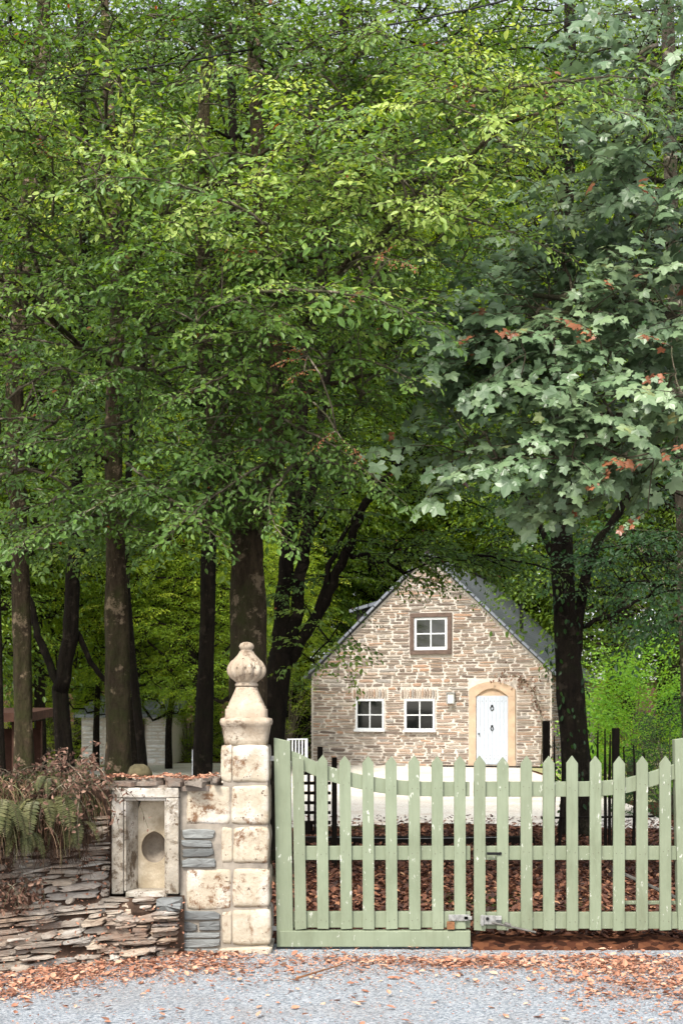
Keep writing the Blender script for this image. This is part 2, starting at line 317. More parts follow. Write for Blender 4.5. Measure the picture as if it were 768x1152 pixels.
def place_sprays(mb, tb, anchors, dirs, L, tint, rng, tpls=SPR, leaf=LEAF, twigs=True, tint_sd=.09, lean=.0, keep=1., rustleaf=0.):
    for a, d, l, t0 in zip(anchors, dirs, L, tint):
        tp = tpls[rng.integers(len(tpls))]; d = unit(d); side = unit(np.cross([0, 0, 1.], d)); ro = rng.normal(0, .3)
        up = np.cross(d, side); side, up = side*math.cos(ro)+up*math.sin(ro), up*math.cos(ro)-side*math.sin(ro)
        Rm = np.stack([d, side, up]); pos = a+l*(tp[0]@Rm); D = tp[1]@Rm; N = unit(tp[2]@Rm+np.array([0, -lean, 0])); n = len(pos)
        k = rng.random(n) < keep
        put_leaves(mb, leaf, pos[k], D[k], N[k], (l*tp[3]*rng.uniform(.62, 1.25, n))[k], np.where(rng.random(n) < (.7 if t0 > .93 else rustleaf), rng.uniform(.95, 1, n), np.clip((t0 if t0 < .93 else .6)+rng.normal(0, tint_sd, n), 0, .915))[k])
        if twigs and tb is not None:
            for i, s in enumerate(tp[4][:4]): tube(tb, a+l*(s[::2]@Rm), np.linspace(.005 if i == 0 else .0025, .0012, len(s[::2])), 3)
def attach(nodes, anchors, rng):
    """greedy branching: every anchor joins the nearest node already in the tree; returns edges and loads"""
    nodes = [np.asarray(n) for n in nodes]; base = len(nodes); A = np.asarray(anchors)
    N = np.array(nodes); d0 = np.min(np.linalg.norm(A[:, None]-N[None], axis=2), axis=1); order = np.argsort(d0); par = {}
    allp = list(nodes)
    for k in order:
        q = np.array(allp); dd = np.linalg.norm(q-A[k], axis=1)+.35*np.maximum(0, q[:, 2]-A[k][2]); j = int(np.argmin(dd)); par[len(allp)] = j; allp.append(A[k])
    load = np.ones(len(allp))
    for i in range(len(allp)-1, base-1, -1): load[par[i]] += load[i]
    return allp, par, load, base, order
def blobs(rng, spec):
    """spec rows: px, py, Y, rx, ry (photo px), rY (m), count, tint -> points, tints"""
    pts, ti = [], []
    for px, py, Y, rx, ry, rY, n, t in spec:
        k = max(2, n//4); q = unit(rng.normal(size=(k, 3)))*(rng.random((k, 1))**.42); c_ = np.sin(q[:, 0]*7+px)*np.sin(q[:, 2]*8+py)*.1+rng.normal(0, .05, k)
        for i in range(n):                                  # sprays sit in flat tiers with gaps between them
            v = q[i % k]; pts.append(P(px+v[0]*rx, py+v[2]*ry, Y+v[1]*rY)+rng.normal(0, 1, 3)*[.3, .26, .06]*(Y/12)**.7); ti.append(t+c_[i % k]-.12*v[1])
    return np.array(pts), np.array(ti)
def build_tree(name, label, cat, group, stems, spec, seed, barkm='bark_dark', leafm='leaf_green', L=(.55, 1.), tpls=SPR, leaf=LEAF, rough=.075, sides=26, rust=0., rtip=.0042, lean=.35, rustat=(), boughs=(), nb=0, keep=1., tw='twig'):
    """stems: list of (Y list or Y, [(px, py)...], r0px, r1px); the first is the trunk and starts at the ground"""
    rng = np.random.default_rng(seed); tb = MB(); nodes = []; base = None
    for k, (Y, pl, r0, r1) in enumerate(stems):
        Ys = [Y]*len(pl) if np.isscalar(Y) else Y; pts = [P(a, b, y) for (a, b), y in zip(pl, Ys)]
        if k == 0:
            g = pts[0].copy(); g[2] = -.15; base = g.copy(); base[2] = 0
            if pts[0][2] > .3: g2 = pts[0]*.5+g*.5; pts = [g, g2]+pts
            else: pts = [g]+pts[1:]
        pts = resample(pts, 5); n = len(pts); r = np.linspace(r0, r1, n)*np.mean(Ys)/F*(1+(.05*np.sin(pts[:, 2]*3.1+seed)+.03*np.sin(pts[:, 2]*7.7) if r0 > 8 else 0))
        if k == 0: r = r*(1+.45*np.exp(-(pts[:, 2]-0)/.22).clip(0, 1))
        if k > 0: pts = pts+rng.normal(0, .012, pts.shape)
        tube(tb, pts, r, sides if r0 > 8 else 8, rng, rough); nodes += [p for p in pts[::2] if p[2] > 1.8]
    root = empty(name, base, label, cat, group); inv = -base
    for m in (tb,): pass
    A, ti = blobs(rng, spec); nr = len(rustat)
    if nr: A = np.vstack([A, [P(*q) for q in rustat]]); ti = np.append(ti, [.97]*nr)
    allp, par, load, b0, order = attach(nodes, A, rng); br = MB()
    for i, j in par.items():
        a, c = allp[j], allp[i]; ln = np.linalg.norm(c-a)
        if ln < .03: continue
        mid = (a+c)/2+rng.normal(0, .05*ln, 3)+np.array([0, 0, .06*ln]); r1 = rtip*load[i]**.42; r0 = min(rtip*(load[j] if j >= b0 else load[i]*1.3)**.42, r1*1.6)
        tube(br, [a, mid*.55+a*.45, mid*.6+c*.4, c], np.linspace(r0, r1, 4), 5)
    lv = MB(); dirs = []; anc = []; tt = []
    axis = np.array([np.mean([n[0] for n in nodes]), np.mean([n[1] for n in nodes])])
    for idx, k in enumerate(order):
        p = A[k]; i = b0+idx; pr = allp[par[i]]; d = p-pr; d = unit(d)*.5; o = p[:2]-axis; o = o/(np.linalg.norm(o)+1e-6)
        dirs.append(unit(d+np.array([o[0], o[1], 0])*.7+np.array([rng.normal(0, .55), rng.normal(-.1, .4), rng.normal(-.12, .12)]))); anc.append(p)
        t = ti[k]+rng.normal(0, .06)
        tt.append(.97 if k >= len(A)-nr else min(max(t, .02), .9))
    place_sprays(lv, br, np.array(anc)-0, dirs, np.where(np.array(tt) > .93, .3, rng.uniform(L[0], L[1], len(anc))), tt, rng, tpls, leaf, lean=lean, keep=keep, rustleaf=.004 if rust else 0)
    bl = [resample([P(a, b, y) for (a, b), y in zip(pl, np.linspace(Ys[0], Ys[1], len(pl)))], 8) for Ys, pl, t in boughs]; bt = [t for _, _, t in boughs]
    for k in range(nb):                                       # long flat boughs fanning out towards the light
        st = A[rng.integers(len(A)-nr)]; g = unit(np.array([st[0]-axis[0]+rng.normal(0, .5), -abs(rng.normal(.5, .3)), rng.uniform(.0, .5)*(1 if st[2] > 5 else .2)])); Lb = rng.uniform(.8, 1.5); c_ = [st]
        for q_ in range(5): g = unit(g+[rng.normal(0, .08), 0, -.12]); c_.append(c_[-1]+g*Lb/5)
        bl.append(resample(c_, 4)); bt.append(np.clip(.34+.085*(st[2]-3.6)+rng.normal(0, .06), .3, .82))  # tint rises with height: skylight on the upper boughs painted in
    for q, t in zip(bl, bt):
        q = q+np.cumsum(rng.normal(0, .006, q.shape), 0); tube(br, q, np.linspace(.014, .003, len(q)), 5)
        tg = unit(np.gradient(q, axis=0)); an, di, Ls, ts = [], [], [], []
        cum = np.r_[0, np.cumsum(np.linalg.norm(np.diff(q, axis=0), axis=1))]
        for i_, dist in enumerate(np.arange(cum[-1]*.12, cum[-1], .075)):
            p = np.array([np.interp(dist, cum, q[:, c]) for c in range(3)]); g = np.array([np.interp(dist, cum, tg[:, c]) for c in range(3)]); sd = unit(np.cross(g, [0, -.7, .8]))*(1 if i_ % 2 else -1)
            an.append(p); di.append(unit(g*.9+sd*.75+rng.normal(0, .25, 3)+[0, -.15, -.05])); Ls.append(rng.uniform(.2, .36)*(1.2-.45*dist/cum[-1])); ts.append(min(.9, t+rng.normal(0, .05)))
        an.append(q[-1]); di.append(tg[-1]); Ls.append(.3); ts.append(t); place_sprays(lv, br, np.array(an), di, Ls, ts, rng, SPR_B, leaf, lean=.6, tint_sd=.07)
    def sub(m): m.V = [v+inv for v in m.V]
    sub(tb); sub(br); sub(lv)
    t_ = tb.build('trunk', barkm, root, True); b_ = br.build('branches', tw, root, True); c_ = lv.build('crown', leafm, root, False)
    return root
# ================================================================== GROUND
def sheet(name, poly, z, mat, kind='structure', sub=None):
    mb = MB(); mb.add([(a, b, z) for a, b in poly], np.arange(len(poly))); o = mb.build(name, mat); o['kind'] = kind; return o
mb = MB(); g = [-400, -120, -40, -14, -6, 0, 6, 14, 40, 120, 400]; gy = [-60, -10, 0, 10, 20, 30, 40, 60, 90, 200, 600]
V = [(a, b, 0 if b < 60 else (b-60)*.03) for b in gy for a in g]; n = len(g)
mb.add(V, np.array([[j*n+i, j*n+i+1, (j+1)*n+i+1, (j+1)*n+i] for j in range(len(gy)-1) for i in range(n-1)])); o = mb.build('ground', 'forest_floor', None, True); o['kind'] = 'structure'
rg = np.random.default_rng(3)
edge = [(xx, 9.33+.05*math.sin(xx*3)+rg.normal(0, .02)) for xx in np.linspace(12, -1.0, 50)]
sheet('gravel_lane', [(-14, -12), (12, -12)]+edge+[(-1.05, 9.0), (-14, 9.0)], .004, 'gravel_blue')
e2 = [(-1.2+.0, 18.6)]+[(xx, 18.9+.5*math.sin(xx*1.1)+rg.normal(0, .12)) for xx in np.linspace(-1, 4.6, 24)]
sheet('courtyard', [(5.2, 42), (-7, 42), (-7, 27), (-2.2, 24)]+e2+[(5.0, 22)], .006, 'gravel_pale')
sheet('garden_lawn', [(-30, 27.5), (-7.1, 27.5), (-7.1, 60), (-30, 60)], .005, 'grass_ground')
sheet('side_lawn', [(5.3, 24), (26, 22), (26, 60), (9.5, 60), (5.3, 38)], .005, 'grass_ground')
# ================================================================== COTTAGE
HR = R(17); HC = P(485, 862, 39.5); HC[2] = 0; hc, hs_ = math.cos(HR), math.sin(HR)
def fac(px, py):
    dx = (px-384)/F; u = (dx*HC[1]-HC[0])/(hc+dx*hs_); Y = HC[1]-u*hs_; return u, CH-(py-HZ)/F*Y
def hloc(px, py, Y):
    p = P(px, py, Y)-HC; return np.array([p[0]*hc-p[1]*hs_, p[0]*hs_+p[1]*hc, p[2]])
house = empty('stone_cottage', (HC[0], HC[1], 0), 'stone cottage with steep slate roof and white door across the courtyard', 'cottage', None, -HR)
uL, uR = fac(350, 758)[0], fac(620, 758)[0]; zE = (fac(350, 757)[1]+fac(620, 759)[1])/2; uA, zA = fac(485, 625); uA = (uL+uR)/2
DEP = 11.
def rect(a, b, c, d):
    u0, z1 = fac(a, b); u1, z0 = fac(c, d); return u0, u1, z0, z1
W_UP = rect(461, 690, 508, 736); W1 = rect(400, 786.5, 432, 822); W2 = rect(455, 786.5, 489, 822.5); DR = rect(527.5, 767, 579.5, 862)
L1_ = rect(397, 774, 435, 786.5); L2_ = rect(451, 774, 491, 786.5); DR = (DR[0], DR[1], 0, DR[3])
mb = MB(); prism_xz([(uL, 0), (uR, 0), (uR, zE), (uA, zA), (uL, zE)], .03, .45, mb); 
core = mb.build('gable_wall', 'mortar', house)
holes = [W_UP, W1, W2, DR, L1_, L2_]
def ivals(z0, z1):
    m = max(z0, z1); f = 0 if m < zE else (m-zE)/(zA-zE); a, b = uL+(uA-uL)*f+.03, uR+(uA-uR)*f-.03; out = [(a, b)]
    for h in holes:
        if z1 > h[2]+.01 and z0 < h[3]-.01:
            nw = []
            for p, q in out:
                if h[0] > p and h[0] < q: nw.append((p, h[0]-.015))
                if h[1] > p and h[1] < q: nw.append((h[1]+.015, q))
                if h[1] <= p or h[0] >= q: nw.append((p, q))
            out = nw
    return [i for i in out if i[1]-i[0] > .06]
rg = np.random.default_rng(11); mb = MB()
fm = lambda x_, d, z: (x_, .03-d, z)
courses(rg, .02, zA-.05, .055, .125, .14, .66, ivals, .022, lambda a, b, c, d: rock(mb, fm, a, b, c, d, rg.uniform(.012, .03), rg, .13, rg.random(), 12, .1, 0., .03, 9.))
mb.build('facing_stones', 'cottage_stone', core)
for s, xx in (('left', uL), ('right', uR)):
    m2 = bx(min(xx, xx+(.45 if s == 'left' else -.45)), max(xx, xx+(.45 if s == 'left' else -.45)), .45, DEP, 0, zE); c2 = m2.build('side_wall', 'mortar', house); m3 = MB()
    sg = -1 if s == 'left' else 1
    sm = lambda x_, d, z: (xx+sg*d, x_, z)
    courses(rg, .02, zE-.05, .08, .16, .2, .6, lambda a, b: [(.02, DEP)], .03, lambda a, b, c, d: rock(m3, sm, a, b, c, d, .04, rg, .1, rg.random(), 8)); m3.build('facing_stones', 'cottage_stone', c2)
m2 = MB(); prism_xz([(uL+.46, 0), (uR-.46, 0), (uR-.46, zE), (uA, zA-.5), (uL+.46, zE)], DEP-.3, DEP, m2); m2.build('rear_wall', 'mortar', house)
# roof slopes : local object xy = slope plane
for s in (-1, 1):
    run = (uR-uL)/2+.18; rise = (zA-zE)*(run/((uR-uL)/2)); ln = math.hypot(run, rise); m2 = bx(0, ln, -.12, DEP+.2, 0, .07)
    o = m2.build('roof', 'roof_slate', house); o.location = (uA, 0, zA+.06); ang = math.atan2(rise, run)
    ex = Vector((s*math.cos(ang), 0, -math.sin(ang))); ey = Vector((0, 1, 0)); ez = ex.cross(ey)
    if ez.z < 0: ez = -ez
    o.matrix_local = Matrix.Translation((uA, 0, zA+.05)) @ Matrix((ex, ey, ez)).transposed().to_4x4()
    m3 = bx(0, ln, -.16, -.123, -.18, .05); b = m3.build('bargeboard', 'bargeboard', house); b.matrix_local = o.matrix_local.copy()
m2 = MB(); tube(m2, [(uA, -.15, zA+.13), (uA, DEP+.2, zA+.13)], .09, 8); m2.build('ridge_tiles', 'bargeboard', house)
# dormer on the left slope
sl = (zA-zE)/((uR-uL)/2)
xo, xi = uA-2.55, uA-.5
def roofz(xx): return zA-abs(xx-uA)*sl
m2 = MB(); zt = roofz(xo)+.95; prism_xz([(xo, roofz(xo)-.1), (xo, zt), (xi, zt+.55), (xi, roofz(xi)-.1)], 1.2, 3.2, m2); dm = m2.build('dormer', 'bargeboard', house)
m2 = MB(); prism_xz([(xo-.2, zt-.05), (xo-.2, zt+.04), (xi+.1, zt+.68), (xi+.1, zt+.56)], 1.05, 3.35, m2); m2.build('dormer_roof', 'roof_slate', dm)
m2 = bx(xo-.03, xo-.002, 1.5, 2.9, zt-.75, zt-.15); m2.build('pane', 'window_glass', dm)
def window(r, casing, fw, bw, brown=0):
    u0, u1, z0, z1 = r; d0 = -.03
    if brown:
        m = MB()
        for q in ((u0, u1, z1-brown, z1), (u0, u1, z0, z0+brown), (u0, u0+brown, z0+brown+.002, z1-brown-.002), (u1-brown, u1, z0+brown+.002, z1-brown-.002)): bx(q[0], q[1], -.06, .06, q[2], q[3], m)
        root = m.build('window', 'brown_frame', house, False, .01); u0 += brown+.003; u1 -= brown+.003; z0 += brown+.003; z1 -= brown+.003; d0 = -.02
        m = MB()
    else: m = MB(); root = None
    for q in ((u0, u1, z1-fw, z1), (u0, u1, z0, z0+fw*1.3), (u0, u0+fw, z0+fw*1.3+.002, z1-fw-.002), (u1-fw, u1, z0+fw*1.3+.002, z1-fw-.002)): bx(q[0], q[1], d0, .06, q[2], q[3], m)
    uc, zc = (u0+u1)/2, (z0+z1)/2
    bx(uc-bw/2, uc+bw/2, d0+.015, .05, z0+fw*1.3+.002, z1-fw-.002, m); bx(u0+fw+.002, uc-bw/2-.002, d0+.015, .05, zc-bw/2, zc+bw/2, m); bx(uc+bw/2+.002, u1-fw-.002, d0+.015, .05, zc-bw/2, zc+bw/2, m)
    if root is None: root = m.build('window', 'white_paint', house)
    else: m.build('frame', 'white_paint', root)
    bx(u0+fw*.6, u1-fw*.6, .002, .028, z0+fw*.6, z1-fw*.6).build('pane', 'window_glass', root)
    if not brown: bx(u0-.04, u1+.04, -.09, -.032, z0-.03, z0+.04).build('sill', 'white_paint', root)
window(W_UP, 1, .07, .04, .13); window(W1, 1, .06, .035); window(W2, 1, .06, .035)
for r in (L1_, L2_):
    m = MB(); xx = r[0]
    while xx < r[1]-.03:
        w_ = rg.uniform(.045, .085); rock(m, fm, xx, xx+w_, r[2]+.02, r[3]-rg.uniform(0, .05), .05, rg, .06, rg.choice([.3, .5, .62, .8, .92]), 8); xx += w_+.016
    m.build('lintel', 'cottage_stone', house)
# door surround with arched head
u0, u1, z0, z1 = DR; ow = .21; ui0, ui1 = u0+ow, u1-ow; zs = z1-.36; mA = MB(); N_ = 14
def arch(a, b, zsp, zcr): return [(a+(b-a)*i/N_, zsp+(zcr-zsp)*math.sin(math.pi*i/N_)**.8) for i in range(N_+1)]
top = arch(u0, u1, zs+.13, z1); bot = arch(ui0, ui1, zs-.08, zs+.16)
strip_xz(top, bot, -.07, .12, mA); bx(u0, ui0, -.07, .12, 0, zs-.082, mA); bx(ui1, u1, -.07, .12, 0, zs-.082, mA)
prism_xz([(u0, zs-.08), (ui0, zs-.08), (u0, zs+.13)], -.07, .12, mA); prism_xz([(u1, zs-.08), (u1, zs+.13), (ui1, zs-.08)], -.07, .12, mA)
bx(u0-.02, ui0+.01, -.085, -.072, 0, .22, mA); bx(ui1-.01, u1+.02, -.085, -.072, 0, .22, mA)
mA.build('door_surround', 'sandstone', house)
m = MB(); prism_xz([(ui0, zs-.1)]+bot+[(ui1, zs-.1)], -.0, .028, m); m.build('tympanum', 'sandstone', house)
m = MB(); dz = zs-.06; nb = 8; bw = (ui1-ui0-.02)/nb
for i in range(nb): bx(ui0+.01+i*bw+.004, ui0+.01+(i+1)*bw-.004, -.028, .02, .09, dz, m)
bx(ui0+.005, ui1-.005, -.018, .021, .085, dz+.004, m); dr = m.build('door', 'door_paint', house, False, .004)
bx(ui0-.0, ui1+.0, -.06, .02, .0, .082).build('threshold', 'mortar_grey', house)
m = MB(); uc = (ui0+ui1)/2
for zk, rk in ((dz-.36, .045), (dz-.95, .04)):
    m = MB()
    tube(m, [(uc+rk*math.sin(a), -.045, zk+rk*1.4*math.cos(a)) for a in np.linspace(0, 6.2, 14)], .013, 6); bx(uc-.03, uc+.03, -.05, -.03, zk+.04, zk+.1, m); m.build('knocker', 'black_iron', dr)
m = MB(); tube(m, [(ui0+.09, -.028, .98), (ui0+.09, -.075, .98)], [.015, .028], 10); m.build('handle', 'black_iron', dr)
for i in range(nb):
    for zz in (.25, .36, dz-.15): bx(ui0+.01+(i+.5)*bw-.008, ui0+.01+(i+.5)*bw+.008, -.034, -.0285, zz-.008, zz+.008).build('stud', 'black_iron', dr)
u_, zt_ = fac(503, 779); u2_, zb_ = fac(512, 792)
m = bx(u_, u2_, -.16, -.03, zb_, zb_+.03); bx(u_-.01, u2_+.01, -.17, -.03, zt_-.03, zt_, m)
for a_ in (u_, u2_-.02):
    for b_ in (-.16, -.05): bx(a_, a_+.02, b_, b_+.02, zb_+.031, zt_-.031, m)
lm = m.build('wall_lamp', 'galvanised', house); bx(u_+.03, u2_-.03, -.135, -.06, zb_+.031, zt_-.031).build('lamp_glass', 'lamp_glass', lm)
# gutter with downpipe on the right eave
m = MB(); tube(m, [(uR+.2, -.1, zE-.12), (uR+.2, DEP, zE-.12)], .06, 8); m.build('gutter', 'black_iron', house)
m = MB(); v0 = fac(622, 700); tube(m, [(uR-1.2, 2, roofz(uR-1.2)+.1), (uR-1.2, 2, roofz(uR-1.2)+1.)], .06, 8); m.build('flue', 'black_iron', house)
# climbing rose beside the door
rv = np.random.default_rng(8); m = MB(); lv = MB(); c0 = np.array([uR-.35, -.1, 0]); cl = resample([(uR-.3, -.1, 0), (uR-.25, -.12, 1.2), (uR-.5, -.12, 2.2), (uR-1.1, -.14, 2.7), (uR-1.7, -.16, 2.6)], 6); tube(m, cl, np.linspace(.02, .006, len(cl)), 5)
pp = cl[rv.integers(8, len(cl), 110)]+rv.normal(0, .12, (110, 3))*[1, .2, 1]; put_leaves(lv, LEAF, pp, unit(rv.normal(size=(110, 3))+[0, -.3, -.5]), unit(rv.normal(0, .4, (110, 3))+[0, -1, 0]), rv.uniform(.07, .13, 110), rv.random(110))
ins = np.array([HC[0], HC[1], 0]); rose = empty('climbing_rose', ins, 'thin climber trained on the cottage wall beside the white door', 'climber', None, -HR); m.build('stem', 'twig', rose); lv.build('leaves', 'dry_leaf', rose)
# ================================================================== WHITEWASHED BUILDING far left, shed, garden furniture
a0, b0 = P(92, 815, 41), P(192, 862, 41)
root = empty('white_outbuilding', (a0[0], 41, 0), 'low whitewashed stone outbuilding glimpsed between the left trunks', 'outbuilding'); W_ = b0[0]-a0[0]
core = bx(0, W_, 0, 4, 0, 1.5).build('wall', 'mortar', root); m = MB(); rg = np.random.default_rng(4)
courses(rg,   .02, 1.48, .1, .2, .3, .8, lambda a, b: [(0, W_*.25), (W_*.25, W_*.62), (W_*.72, W_)], .03, lambda a, b, c, d: rock(m, lambda x_, dd, z: (x_, -dd, z), a, b, c, d, .04, rg, .08, rg.random(), 8)); m.build('facing_stones', 'whitewash_stone', core)
bx(W_*.635, W_*.71, -.04, -.001, 0, 1.4).build('door', 'shed_wood', root)
m = MB(); v = [(-.2, -.3, 1.45), (W_+.2, -.3, 1.45), (W_+.2, 4.2, 2.1), (-.2, 4.2, 2.1)]; v += [(a, b, c+.1) for a, b, c in v]; m.add(v, BF); m.build('roof', 'roof_slate', root)
a0, b0 = P(-60, 797, 24), P(20, 812, 24)
root = empty('open_shed', (a0[0], 24, 0), 'open brown timber shelter at the left edge behind the trunks', 'shed'); W_ = b0[0]-a0[0]
m = MB(); v = [(-.1, -.2, b0[2]), (W_+.25, -.2, b0[2]), (W_+.25, 2.2, b0[2]+.1), (-.1, 2.2, b0[2]+.1)]; v += [(a, b, c+.16) for a, b, c in v]; m.add(v, BF); m.build('roof', 'shed_wood', root)
for xx in (.0, W_-.1):
    for yy in (0, 1.9): bx(xx, xx+.1, yy, yy+.1, 0, b0[2]).build('post', 'shed_wood', root)
bx(0, W_, 1.85, 1.89, 0, 1.3).build('back_board', 'shed_wood', root)
def chair(loc, rz, label, sc_=1.):
    r = empty('garden_chair', loc, label, 'garden chair', 'white metal chairs in the garden', rz); r.scale = (sc_,)*3
    for xx in (-.22, .22):
        for yy, h in ((-.22, .44), (.22, .92)):
            m = MB(); tube(m, [(xx, yy, 0), (xx, yy, h)], .016, 6); m.build('leg', 'white_paint', r)
    m = MB()
    for k in range(6): bx(-.23, .23, -.23+k*.08, -.17+k*.08, .44, .462, m)
    m.build('seat', 'white_paint', r); m = MB()
    for k in range(6): bx(-.2+k*.075, -.18+k*.075, .21, .23, .465, .9, m)
    bx(-.225, .225, .205, .235, .901, .925, m); m.build('backrest', 'white_paint', r)
chair((P(340, 862, 30)[0], 30, 0), .5, 'white slatted garden chair seen between gate and cottage', 1.1)
chair((P(203, 862, 21)[0], 21, 0), -1.3, 'white slatted garden chair seen above the wall beside the outbuilding', 1.1)
# ================================================================== FENCES behind the gate
root = empty('trellis_panel', P(357, 960, 14)*[1, 1, 0], 'dark timber lattice panel with two posts behind the left gate leaf', 'trellis'); o_ = P(357, 960, 14)*np.array([1, 1, 0])
for px, pt in ((360, 840), (376, 852)):
    a, b = P(px-3, pt, 14), P(px+3, 945, 14); bx(a[0]-o_[0], b[0]-o_[0], -.04, .04, 0, a[2]).build('post', 'dark_wood', root, False, .005)
m = MB()
for py in range(868, 936, 11):
    a, b = P(339, py, 14), P(372, py+3.5, 14); bx(a[0]-o_[0], b[0]-o_[0], -.062, -.042, b[2], a[2], m)
for px in (346, 353, 366):
    a, b = P(px, 866, 14), P(px+3, 936, 14); bx(a[0]-o_[0], b[0]-o_[0], -.084, -.064, b[2], a[2], m)
m.build('lattice', 'dark_wood', root)
a, b = P(334, 925, 14), P(352, 936, 14); bx(a[0]-o_[0], b[0]-o_[0], -.04, .04, b[2]-.02, a[2]).build('board', 'dark_wood', root)
o_ = P(650, 960, 16)*np.array([1, 1, 0]); root = empty('paling_fence', o_, 'dark paling fence with rough stakes beside the ivy trunk', 'fence')
for px, pt, wd in ((614, 811, 3.6), (692, 819, 3.6)):
    a, b = P(px-wd, pt, 16), P(px+wd, 945, 16); bx(a[0]-o_[0], b[0]-o_[0], -.05, .05, 0, a[2]).build('post', 'dark_wood', root, False, .006)
rg = np.random.default_rng(9)
for px, pt in ((623, 828), (632, 834), (672, 822), (680, 820), (686, 826), (701, 840), (712, 838), (724, 846)):
    a = P(px, pt, 16); m = MB(); tube(m, [(a[0]-o_[0]+rg.normal(0, .02), 0, 0), (a[0]-o_[0]+rg.normal(0, .01), .0, a[2]*.6), (a[0]-o_[0], 0, a[2])], [.022, .02, .008], 5); m.build('stake', 'dark_wood', root)
for z in (.35, .75): 
    m = MB(); a, b = P(608, 0, 16), P(735, 0, 16); tube(m, [(a[0]-o_[0], -.03, z), (b[0]-o_[0], -.03, z+.02)], .014, 5); m.build('rail', 'dark_wood', root)
m = MB(); a, b = P(330, 950, 16.3), P(600, 950, 16.3); bx(a[0], b[0], 16.2, 16.36, .0, .1, m); tag(m.build('low_dark_strip', 'dark_wood', None, False, .01), 'low dark strip across the drive behind the gate', 'edging')  # low dark strip laid across the drive
m = MB(); a, b = P(335, 941, 14.), P(560, 942, 14.); tube(m, [a, (a+b)/2-[0, 0, .02], b], .0035, 4); tube(m, [a*[1, 1, 0], a+[0, 0, .06]], .012, 5); tube(m, [b*[1, 1, 0], b+[0, 0, .06]], .012, 5)
tag(m.build('wire_line', 'galvanised'), 'thin single wire strung low across the drive', 'wire')
# ================================================================== GATE
GY = 9.1
def G(px, py, Y=GY): p = P(px, py, Y); return p[0], p[2]
rgt = np.random.default_rng(21)
def picket(parent, o_, px, ptop, pbot, wpx=12.6, tip=8, lean=0, blunt=False):
    x0, zt = G(px-wpx/2+lean, ptop); x1, _ = G(px+wpx/2+lean, ptop); xb0, zb = G(px-wpx/2, pbot); xb1, _ = G(px+wpx/2, pbot); zs = zt-tip*GY/F
    j = rgt.normal(0, .0025, 4)
    pts = [(xb0+j[0]-o_[0], zb+j[1]), (xb1+j[0]-o_[0], zb+j[2]), (x1-o_[0], zs+j[3]), ((x0+x1)/2+j[3]-o_[0], zt), (x0-o_[0], zs-j[3])]
    if blunt: pts = pts[:2]+[(x1-o_[0], zs), (x0-o_[0], zs+.012)]
    m = MB(); prism_xz(pts, -.012, .011, m, rgt.uniform(.2, .8))
    for ny in (887 if 400 < px < 700 else 882, 960, 1036):
        for sx in (-3, 3): c_ = G(px+sx, ny+rgt.normal(0, 1.5)); tube(m, [(c_[0]-o_[0], -.010, c_[1]), (c_[0]-o_[0], -.0135, c_[1])], .0035, 7, None, 0, 1.)
    m.build('picket', 'sage_paint', parent, False, .003)
def rail(parent, o_, cl, h, name='rail', y0=.013, y1=.055):
    cl = np.array(cl, float); cl = resample(cl, 5) if len(cl) > 2 else cl
    top = [(G(a, b-h/2)[0]-o_[0], G(a, b-h/2)[1]) for a, b in cl]; bot = [(G(a, b+h/2)[0]-o_[0], G(a, b+h/2)[1]) for a, b in cl]
    m = MB(); strip_xz(top, bot, y0, y1, m); return m.build(name, 'sage_paint', parent, False, .003)
o_ = np.array([G(320, 0)[0], 0.]); GL = empty('picket_gate', (o_[0], GY, 0), 'left leaf of the sage green picket gate hinged to the stone pillar', 'gate', 'the two leaves of the sage green gate')
m = MB(); prism_xz([(G(311.5, 0)[0]-o_[0], G(0, 1065)[1]), (G(330, 0)[0]-o_[0], G(0, 1065)[1]), (G(326.5, 0)[0]-o_[0], G(0, 834)[1]), (G(308, 0)[0]-o_[0], G(0, 830)[1])], -.016, .056, m); m.build('stile', 'sage_paint', GL, False, .004)
rail(GL, o_, [(327.5, 853), (338, 857), (351, 863.5), (373, 871.5), (400, 878.5), (425, 883.5), (450, 886.3), (475, 887.7), (500, 888), (528, 888)], 16.5, 'top_rail')
rail(GL, o_, [(330, 960), (529, 960)], 15.5); rail(GL, o_, [(330, 1035), (529, 1035)], 18, 'bottom_rail')
m = MB(); a, b = G(314.5, 1046.5), G(528.5, 1064.5); bx(a[0]-o_[0], b[0]-o_[0], -.03, .054, b[1], a[1]-.001, m); m.build('bottom_board', 'sage_paint', GL, False, .004)
for px, t, ln_ in ((337, 846, -2.5), (363.3, 850, -2), (388.6, 850, -1.5), (414, 850, -1), (439.8, 850.5, -1), (465.7, 850, -1), (491.5, 850, -.8), (516.5, 850, -.5)):
    picket(GL, o_, px+.7, t+rgt.normal(0, .5), 1045.2, 12.8, 8, ln_, px < 340)
o2 = np.array([G(770, 0)[0], 0.]); GRt = empty('picket_gate', (o2[0], GY, 0), 'right leaf of the sage green picket gate with the open latch bar', 'gate', 'the two leaves of the sage green gate')
rail(GRt, o2, [(533, 888), (560, 888), (600, 888), (640, 888), (670, 887.5), (695, 885.5), (715, 881.5), (735, 876), (755, 869.5), (764, 867)], 17, 'top_rail')
rail(GRt, o2, [(533, 960), (764, 960)], 15.5); rail(GRt, o2, [(533, 1036), (764, 1036)], 18.5, 'bottom_rail')
for px in (539.2, 565, 591.3, 617.2, 643, 669.3, 695.4, 721.8, 748): picket(GRt, o2, px, 850.5+rgt.normal(0, .5), 1046.4, 12.8, 8.5, rgt.normal(0, .3))
